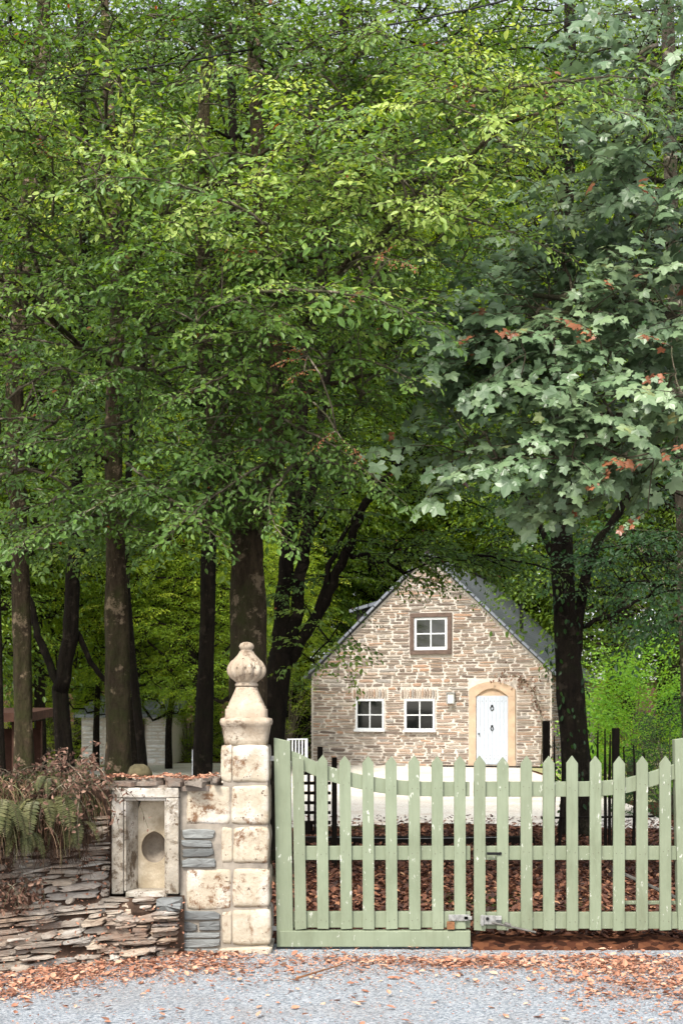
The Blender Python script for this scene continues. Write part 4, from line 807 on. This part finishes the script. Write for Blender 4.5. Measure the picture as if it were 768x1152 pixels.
# ================================================================== NEAR TREES
NG = 'trees behind the wall and gate'
build_tree('broadleaf_tree', 'thick mossy dappled trunk rising above the niche', 'tree', NG, [
    (13, [(134, 880), (133, 760), (131, 640), (128, 500), (133, 300), (122, 100), (118, 0)], 19.5, 4),
    ([13, 12.3, 11.4, 10.8, 10.5], [(131, 330), (165, 270), (205, 225), (245, 205), (305, 165)], 6, 1.6), ([13, 12, 11, 10.6], [(130, 420), (80, 380), (30, 330), (-30, 300)], 5, 1.5), ([13, 12, 11.2, 10.8], [(131, 400), (160, 380), (220, 360), (300, 340)], 4, 1.5), ([13, 12.3, 11.5], [(128, 520), (60, 495), (0, 497)], 3.5, 1.5)],
    [(90, 185, 10.8, 120, 70, .6, 47, 0.72), (210, 230, 10.7, 120, 60, .5, 40, 0.74), (60, 330, 11.2, 150, 80, .8, 54, 0.48), (150, 430, 11.3, 160, 90, .8, 64, 0.38), (40, 520, 11.8, 120, 60, .8, 36, 0.28), (120, 590, 12, 110, 38, .6, 25, 0.28), (100, 60, 11.6, 170, 80, .8, 75, 0.34), (60, 200, 12, 150, 120, .8, 50, 0.32), (230, 340, 11, 110, 70, .6, 39, 0.50)], 101, 'bark_mossy', L=(.4, .8), rust=.006, rustat=[(60, 180, 10.2), (250, 300, 10.2)],  # low tints on the inner sprays paint shadow between the boughs
    boughs=[((11.2, 10.2), [(150, 330), (118, 250), (80, 170), (42, 100)], .8), ((11.2, 10.2), [(160, 300), (190, 230), (214, 160), (238, 98)], .8), ((11.1, 10.1), [(170, 285), (240, 240), (300, 190), (350, 140)], .84), ((11.2, 10.3), [(110, 330), (50, 262), (0, 215), (-30, 190)], .74), ((11.4, 10.4), [(140, 400), (70, 385), (0, 372), (-40, 365)], .66), ((11.4, 10.6), [(150, 470), (80, 492), (10, 500)], .5), ((11.3, 10.3), [(160, 420), (225, 385), (295, 372)], .62), ((11.1, 10.2), [(130, 280), (140, 210), (150, 140), (130, 80)], .78), ((11.3, 10.4), [(180, 330), (240, 300), (300, 290)], .7), ((11.4, 10.6), [(140, 520), (190, 560), (240, 600)], .46), ((11.2, 10.4), [(80, 360), (30, 330), (-20, 320)], .66), ((11.8, 11), [(110, 560), (60, 590), (10, 605)], .42), ((11.6, 11), [(60, 440), (110, 420), (165, 430)], .5), ((11.7, 11.1), [(200, 500), (140, 495), (80, 520)], .48), ((11.6, 11), [(70, 560), (120, 545), (180, 560)], .46), ((11.6, 11), [(200, 400), (140, 380), (90, 395)], .56), ((11.8, 11.2), [(90, 600), (130, 590), (170, 605)], .46), ((11.4, 10.8), [(60, 90), (120, 60), (180, 50)], .6)], nb=34)  # high boughs get paler tints, skylight painted into the leaves
build_tree('broadleaf_tree', 'mossy forked trunk standing right behind the stone finial', 'tree', NG, [
    (12.6, [(279, 880), (280, 760), (279, 650), (278, 600)], 22, 19), (12.6, [(278, 612), (264, 560), (246, 480), (228, 350), (232, 100), (236, 0)], 15, 4), (12.6, [(280, 612), (300, 560), (312, 480), (300, 300), (286, 80), (290, -60)], 14, 6),
    ([12.6, 11.6, 10.9, 10.6, 10.4, 10.3], [(308, 430), (365, 330), (440, 252), (495, 215), (555, 150), (640, 112)], 5, 1.4), ([12.6, 11.8, 11.2], [(300, 330), (330, 300), (370, 285)], 4, 1.6), ([12.6, 11.7, 11.2], [(310, 470), (350, 440), (420, 420)], 4, 1.6)],
    [(455, 225, 10.5, 75, 35, .35, 25, 0.76), (545, 140, 10.4, 50, 55, .35, 21, 0.78), (350, 190, 11, 90, 80, .6, 36, 0.58), (330, 320, 11.2, 110, 80, .7, 46, 0.48), (300, 460, 11.5, 120, 80, .8, 57, 0.38), (330, 550, 11.8, 90, 35, .6, 23, 0.32), (250, 560, 11.8, 90, 45, .6, 25, 0.30), (430, 420, 11.4, 70, 80, .6, 24, 0.34), (300, 70, 11.6, 150, 80, .7, 72, 0.34), (430, 90, 11.8, 120, 80, .9, 61, 0.36), (400, 250, 12., 160, 110, .7, 57, 0.28)], 102, 'bark_mossy', L=(.4, .8), rust=.012, rustat=[(430, 288, 10.), (438, 292, 10), (412, 322, 10.), (334, 405, 10.2), (342, 418, 10.2), (346, 400, 10.2), (378, 485, 10.4), (385, 495, 10.4), (500, 105, 9.9)],  # sprays set further back are tinted dark to paint deep shadow
    boughs=[((10.9, 9.9), [(370, 322), (440, 252), (500, 208), (552, 145), (572, 70)], .88), ((10.9, 10.), [(400, 300), (470, 250), (530, 225), (590, 150)], .84), ((11, 10.2), [(330, 300), (380, 230), (428, 180), (452, 135)], .72), ((11.2, 10.5), [(320, 470), (380, 500), (445, 550)], .5), ((11.2, 10.5), [(300, 520), (240, 560), (195, 598)], .46), ((11, 10.2), [(310, 340), (292, 260), (325, 195)], .7), ((11.2, 10.5), [(330, 420), (400, 402), (470, 425)], .56), ((11, 10.2), [(300, 400), (240, 430), (190, 450)], .56), ((11.2, 10.4), [(330, 520), (300, 560), (320, 600)], .46), ((11, 10.3), [(350, 350), (420, 330), (480, 340)], .66), ((11.3, 10.6), [(290, 120), (330, 70), (380, 30)], .56), ((11.2, 10.6), [(340, 110), (280, 80), (220, 90)], .6), ((11.3, 10.7), [(240, 40), (300, 30), (360, 50)], .56), ((11.5, 11), [(350, 520), (290, 505), (220, 530)], .5), ((11.4, 10.8), [(220, 420), (280, 400), (350, 430)], .54), ((11.3, 10.6), [(380, 130), (440, 90), (500, 70)], .6)], nb=38)  # palest tints paint light on the topmost boughs
build_tree('broadleaf_tree', 'dark multi-stemmed trunk leaning right just beyond the pillar', 'tree', NG, [
    (14.5, [(305, 880), (308, 800), (314, 750), (316, 735)], 15, 13), (14.5, [(312, 748), (317, 690), (326, 600), (334, 540), (345, 400), (380, 200), (390, -60)], 10, 5), (14.5, [(318, 748), (333, 690), (341, 620), (350, 560), (372, 400), (430, 250)], 8.5, 4),
    (14.5, [(320, 748), (344, 712), (370, 668), (393, 612), (413, 566), (450, 520), (480, 440)], 7, 3), (14.5, [(356, 692), (370, 640), (386, 600), (430, 545)], 4, 1.6), (14.5, [(338, 650), (353, 595), (378, 556)], 3.5, 1.5)],
    [(440, 330, 13.5, 110, 110, 1, 80, .42), (400, 500, 14, 100, 55, .8, 55, .42), (480, 520, 14, 90, 40, .8, 40, .42), (386, 738, 14, 16, 34, .3, 7, .5), (368, 690, 14.2, 16, 36, .3, 5, .5), (480, 150, 14.5, 130, 110, 1.2, 100, .32), (450, 608, 14.2, 70, 22, .5, 14, .5), (486, 632, 14.8, 66, 16, .5, 48, .5), (560, 60, 14.5, 120, 80, 1.2, 60, .4)], 103, 'bark_dark', L=(.4, .8), rust=.005, nb=14, tw='bark_dark')
build_tree('broadleaf_tree', 'straight black trunk between the niche tree and the finial', 'tree', NG, [(16.5, [(228, 880), (231, 780), (234, 690), (236, 560), (240, 420), (262, 200), (255, -20)], 13, 4)],
    [(200, 480, 16, 170, 110, 1.6, 70, .32), (260, 250, 16, 170, 150, 1.6, 100, .34), (220, 60, 16, 180, 110, 1.6, 70, .36), (190, 610, 16, 120, 30, 1, 20, .4)], 104, 'bark_dark', L=(.7, 1.25), keep=.85, tw='bark_dark')
build_tree('broadleaf_tree', 'black forked trunk behind the dry bramble', 'tree', NG, [(17.5, [(76, 880), (71, 820), (68, 772)], 10, 9), (17.5, [(68, 778), (50, 730), (38, 690), (15, 640), (-20, 600)], 5, 3), (17.5, [(70, 778), (80, 700), (85, 610), (90, 480), (98, 250), (90, 0)], 9.5, 4), (17.5, [(84, 700), (98, 738), (118, 765), (126, 772)], 3.5, 2.5), (17.5, [(86, 640), (110, 600), (140, 590)], 3, 1.5)],
    [(60, 460, 17, 170, 110, 1.5, 80, .3), (40, 240, 17, 150, 140, 1.5, 90, .34), (90, 40, 17, 160, 100, 1.5, 60, .36), (40, 620, 17, 100, 30, 1, 18, .42)], 105, 'bark_dark', L=(.7, 1.25), keep=.85, tw='bark_dark')
build_tree('broadleaf_tree', 'slim grey brown trunk nearest to the left edge', 'tree', NG, [(15, [(28, 880), (26, 760), (23, 620), (17, 450), (30, 260), (50, 0), (50, -120)], 12.5, 7)],
    [(-20, 420, 14.5, 110, 120, 1.2, 60, .36), (-10, 180, 14.5, 110, 140, 1.2, 60, .42), (10, 590, 14, 60, 35, .8, 18, .42)], 106, 'bark_mossy', L=(.6, 1.1))
build_tree('broadleaf_tree', 'thin dark stem leaning out from behind the niche tree', 'tree', NG, [(18.5, [(163, 880), (155, 800), (147, 720), (142, 620), (150, 480), (180, 300)], 6.5, 3)], [(170, 350, 18.5, 110, 130, 1.2, 40, .34)], 107, 'bark_dark', L=(.7, 1.2), keep=.8, tw='bark_dark')
build_tree('broadleaf_tree', 'black stem half cut off by the left edge', 'tree', NG, [(19, [(2, 880), (0, 830), (-3, 700), (-8, 500)], 6.5, 5)], [(-30, 430, 19, 90, 130, 1.2, 30, .34)], 108, 'bark_dark', L=(.8, 1.3), keep=.8, tw='bark_dark')
t7 = build_tree('ivy_clad_tree', 'large black trunk with a little ivy in front of the right end of the cottage', 'tree', NG, [(17.5, [(650, 940), (646, 850), (638, 740), (632, 640), (630, 560), (628, 400), (640, 150), (640, 0)], 17, 6), (17.5, [(664, 925), (657, 850), (648, 760), (652, 680), (668, 620), (705, 560), (740, 480)], 8, 4), (17.5, [(628, 640), (606, 590), (580, 540), (540, 500)], 4, 2), (17.5, [(655, 705), (690, 690), (730, 670)], 3, 1.3)],
    [(600, 300, 17, 170, 150, 1.8, 120, .22), (640, 110, 17, 190, 120, 1.8, 90, .26), (690, 520, 17, 120, 90, 1.5, 80, .25), (560, 530, 17, 90, 38, 1.2, 34, .35), (720, 640, 17, 80, 60, 1, 50, .28), (610, 605, 17, 20, 20, .5, 4, .35)], 109, 'bark_dark', 'leaf_dark', L=(.5, .85), tw='bark_dark')
# ivy sleeve
r = np.random.default_rng(61); n = 260; t = r.random(n); py = 930-t*330; px = np.interp(py, [560, 640, 740, 850, 940], [630, 632, 638, 646, 650]); a = r.uniform(0, 2*math.pi, n); bp = P(650, 940, 17.5)
pos = np.array([P(x_, y_, 17.5) for x_, y_ in zip(px, py)]); rad = (.23+.05*np.sin(py/19.)+np.abs(r.normal(0, .035, n))); pos[:, 0] += np.cos(a)*rad; pos[:, 1] += np.sin(a)*rad; nn = np.stack([np.cos(a), np.sin(a), np.zeros(n)], 1)
m = MB(); put_leaves(m, LEAF, pos-[bp[0], bp[1], 0], unit(r.normal(0, .4, (n, 3))+[0, 0, -1]), unit(nn+r.normal(0, .3, (n, 3))), r.uniform(.05, .1, n), r.beta(2, 3, n)*.7); m.build('ivy', 'leaf_dark', t7)
build_tree('broadleaf_tree', 'brown trunk behind the shrubs at the right edge', 'tree', NG, [(24, [(778, 860), (774, 760), (770, 640), (764, 450), (755, 250), (750, 0)], 11, 7)], [(720, 400, 24, 150, 140, 2, 60, .3), (740, 630, 23.5, 90, 60, 1.6, 40, .4), (752, 690, 22.8, 50, 34, .8, 24, .4)], 110, 'bark_grey', 'leaf_dark', L=(1., 1.7), keep=.8)
# maple reaching in from the right
build_tree('maple_tree', 'maple with grey green lobed leaves reaching in from the right', 'tree', None, [(12.5, [(1010, 1000), (1005, 800), (990, 500), (960, 250), (900, 0)], 22, 10), ([12.3, 11.8, 11.3, 11], [(985, 450), (860, 400), (740, 350), (600, 330)], 8, 2.5), ([12.3, 11.6, 11], [(990, 560), (860, 500), (700, 460)], 7, 2), ([12.4, 11.8, 11.2], [(960, 280), (850, 220), (700, 200)], 7, 2), ([12.3, 11.5, 10.8], [(985, 520), (850, 450), (768, 430)], 4, 2)],
    [(700, 230, 11.2, 75, 80, .5, 60, .55), (750, 130, 11, 60, 60, .5, 34, .5), (720, 60, 11.6, 70, 50, .5, 24, .35), (650, 380, 11.2, 120, 55, .5, 70, .5), (740, 350, 11, 60, 60, .5, 34, .6), (620, 480, 11.2, 120, 55, .5, 62, .42), (700, 480, 10.9, 80, 60, .5, 60, .62), (560, 400, 11.3, 70, 75, .4, 44, .36), (650, 300, 11.6, 90, 60, .5, 34, .25), (800, 300, 11.4, 80, 200, .7, 60, .45), (640, 545, 11.2, 60, 22, .4, 12, .5)], 111, 'bark_grey', 'leaf_maple', L=(.42, .66), tpls=SPR_M, leaf=MAPLE, rust=.055, lean=.7, rustat=[(662, 370, 10.3), (672, 380, 10.3), (735, 515, 10.2), (690, 525, 10.3), (705, 515, 10.3), (755, 390, 10.3), (740, 230, 10.4), (585, 375, 10.5), (728, 575, 10.4), (748, 505, 10.2), (540, 385, 10.8), (690, 330, 10.4), (620, 110, 10.6), (760, 420, 10.3)])
# ================================================================== SHRUBS
def shrub(name, loc, rx, rz, n, ls, mat, label, seed, tint=.5):
    r = np.random.default_rng(seed); root = empty(name, loc, label, 'shrub'); st = MB(); lv = MB(); q = unit(r.normal(size=(n, 3))); q[:, 2] = np.abs(q[:, 2])*.95+.02; q *= (.55+.45*r.random((n, 1)))*(1+.18*np.sin(q[:, :1]*7)*np.cos(q[:, 2:]*6)); q[:, 2] = q[:, 2]*1.7-.15; q *= [rx, rx*.8, rz/1.5]
    for p in q[:: max(1, n//60)]: tube(st, [(0, 0, 0), p*[.4, .4, .6], p], [.02, .01, .004], 4)
    dirs = unit(q*[1, 1, .5]+r.normal(0, .3*rx, q.shape)); place_sprays(lv, None, q, dirs, r.uniform(ls[0], ls[1], n), np.clip(tint+r.normal(0, .12, n), 0, .9), r, SPR_F, LEAF, False, .12, .3)
    st.build('stems', 'twig', root); lv.build('leaves', mat, root)
p = P(712, 0, 26); shrub('green_shrub', (p[0], 26, 0), 1.15, 2.8, 420, (.6, 1.), 'leaf_bush', 'bright green rounded shrub in sun at the right', 201, .6)
p = P(752, 0, 21); shrub('dark_shrub', (p[0], 21, 0), .8, 1.6, 300, (.3, .5), 'leaf_dark', 'dark evergreen shrub behind the right gate post', 202, .3)
p = P(700, 0, 30); shrub('low_shrub', (p[0]+.6, 30, 0), 1.6, 1.4, 200, (.4, .7), 'leaf_far_lit', 'low yellowish shrub beyond the paling fence', 203, .6)
for px, Y, rx, rz, lb, sd_ in ((120, 47.5, 2.4, 3.8, 'wide sunlit shrub behind the white outbuilding', 217), (170, 49, 2.2, 4.2, 'tall sunlit shrub behind the right end of the white outbuilding', 218), (322, 44, 1.9, 5.2, 'tall sunlit shrub just beyond the left corner of the cottage', 211), (262, 45, 1.8, 4.4, 'rounded sunlit shrub seen between the finial and the straight black trunk', 212), (212, 44, 1.4, 2.6, 'low sunlit shrub right of the white outbuilding', 213), (62, 45, 2.2, 3.6, 'sunlit shrub left of the white outbuilding behind the forked trunk', 214), (655, 44, 1.4, 3.4, 'sunlit shrub at the right corner of the cottage', 215), (-15, 42, 2.0, 3.6, 'sunlit shrub behind the open shed', 216)):
    shrub('garden_shrub', (P(px, 0, Y)[0], Y, 0), rx, rz, 420, (.35, .7), 'leaf_far_lit', lb, sd_, .5)
# ================================================================== WOODLAND behind: shared crown meshes
def proto(seed, H, rad, low, n, mat, leafsz=(.8, 1.35)):
    r = np.random.default_rng(seed); tb = MB(); pts = resample([(0, 0, -.3), (r.normal(0, .1), .0, H*.25), (r.normal(0, .3), r.normal(0, .3), H*.6), (0, 0, H*.9)], 4); tube(tb, pts, np.linspace(.26, .06, len(pts)), 9, r, .06)
    nodes = [p for p in pts if p[2] > low]; q = unit(r.normal(size=(n, 3)))*(r.random((n, 1))**.4); q *= 1+.2*np.sin(q[:, [0]]*6+seed)*np.sin(q[:, [2]]*7); A = q*[rad, rad, (H-low)/2]+[0, 0, (H+low)/2]
    allp, par, load, b0, order = attach(nodes, A, r); br = MB()
    for i, j in par.items():
        if load[i] < 2: continue
        tube(br, [allp[j], allp[i]], [.012*load[i]**.45*1.2, .012*load[i]**.45], 4)
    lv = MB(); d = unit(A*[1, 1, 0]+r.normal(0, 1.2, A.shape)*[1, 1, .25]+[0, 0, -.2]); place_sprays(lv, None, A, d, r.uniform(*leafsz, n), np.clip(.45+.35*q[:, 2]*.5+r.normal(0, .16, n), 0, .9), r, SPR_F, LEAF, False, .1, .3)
    return tb.mesh('trunk', 'bark_dark', True), br.mesh('branches', 'bark_dark', True), lv.mesh('crown', mat)
PR = [proto(1, 15, 4.2, 1.2, 1700, 'leaf_wood_dark'), proto(2, 17, 4.6, 1.6, 1800, 'leaf_wood_dark'), proto(3, 13, 3.8, 0.8, 1600, 'leaf_wood_dark'), proto(4, 16, 4.4, 1.4, 1700, 'leaf_wood_dark'), proto(5, 15, 4.2, 3.6, 1800, 'leaf_far_lit'), proto(6, 14, 3.8, 3.0, 1800, 'leaf_far_lit')]
def wood(px, Y, k, s, rz, label, group):
    p = P(px, 0, Y); root = empty('woodland_tree', (p[0], Y, 0), label, 'tree', group, rz); root.scale = (s,)*3
    for me, nm in zip(PR[k], ('trunk', 'branches', 'crown')): o = bpy.data.objects.new(nm, me); COL.objects.link(o); o.parent = root
WD = [(-75, 31, 0, 1.25, 0, 'sunlit tree in the wood behind the open shed', 0), (20, 44, 2, 1.9, 1, 'bushy sunlit tree behind the slim trunk nearest the left edge', 0), (95, 47, 3, 1.7, 3, 'green tree rising behind the white outbuilding on its left side', 0),
 (165, 50, 0, 1.8, 3.3, 'tall leafy tree rising behind the right end of the white outbuilding', 0), (235, 47, 2, 1.8, 1.5, 'leafy tree seen beyond the straight black trunk', 0), (305, 52, 1, 1.8, 2.5, 'leafy tree seen beyond the mossy forked trunk', 0), (338, 60, 0, 2.1, 2.8, 'leafy tree beyond the left corner of the cottage', 0),
 (-40, 56, 1, 1.9, 4, None, 0), (60, 66, 1, 2.2, 3.5, None, 0), (140, 70, 0, 2.3, 4.5, None, 0), (230, 72, 3, 2.3, 5, None, 0),
 (390, 58, 4, 1.8, 0, 'leafy tree rising over the left dormer of the cottage', 1), (470, 60, 5, 2.0, 1, 'leafy tree rising directly behind the cottage gable', 1), (560, 58, 4, 1.8, 2, 'leafy tree rising behind the right roof slope of the cottage', 1), (640, 58, 5, 1.7, 3, 'leafy tree behind the ivy-clad trunk', 1), (430, 78, 3, 2.8, 4, None, 1), (530, 80, 1, 2.8, 5, None, 1), (620, 80, 0, 2.9, 6, None, 1),
 (705, 46, 4, 1.4, 1, 'leafy tree directly behind the bright green shrub', 2), (775, 35, 1, 1.3, 2, 'leafy tree behind the brown trunk at the right edge', 2), (870, 32, 3, 1.2, 3, 'leafy tree mostly cut off by the right edge', 2), (750, 60, 1, 2.1, 4, None, 2), (690, 70, 2, 2.8, 5, None, 2)]
WD += [(-60, 33, 5, .8, .3, 'sunlit tree behind the black stem at the left edge', 0), (46, 34, 4, .7, 1.2, 'sunlit tree between the slim trunk and the black forked trunk', 0), (100, 48, 5, 1.1, 2.2, 'low bushy tree just behind the white outbuilding', 0),
 (150, 35, 4, .66, 3.1, 'sunlit tree behind and between the niche tree and the straight black trunk', 0), (226, 34, 5, .62, 4, 'sunlit tree between the straight black trunk and the finial', 0), (300, 47, 4, .95, 5, 'sunlit tree behind the dark multi-stemmed trunk', 0), (108, 37, 4, .44, 2.6, 'small low tree hanging over the left end of the white outbuilding', 0), (190, 38, 5, .46, 1.1, 'small low tree hanging over the right end of the white outbuilding', 0), (278, 37, 4, .5, 2, 'small sunlit tree seen just right of the stone finial', 0), (200, 49, 5, 1.1, 5.5, 'leafy tree to the right of the white outbuilding', 0), (330, 52, 5, 1.3, 1, 'sunlit tree just beyond the left eave of the cottage', 0), (420, 52, 4, 1.1, 1, 'sunlit tree beyond the dormer of the cottage', 1)]
GN = ['woodland trees at the left', 'woodland trees behind the cottage', 'woodland trees at the right']
for px, Y, k, sc_, rz, lb, g_ in WD: wood(px, Y, k, sc_, rz, lb or 'one of the farthest trees of the wood, showing only as leaves behind the nearer ones', GN[g_] if lb else 'farthest trees of the wood')
# ================================================================== CABLES
for k, (pl, r_, lb) in enumerate((([(-60, 100), (150, 78), (340, 45), (520, 12), (640, -20)], .009, 'thick black overhead cable, upper one of the pair'), ([(-60, 118), (170, 95), (340, 78), (500, 45), (680, 18), (900, -10)], .005, 'thin black overhead cable, lower one of the pair'))):
    m = MB(); q = resample([P(a, b, 11.2) for a, b in pl], 6); tube(m, q, r_, 6); tag(m.build('overhead_cable', 'cable_rubber'), lb, 'cable', 'overhead cables')
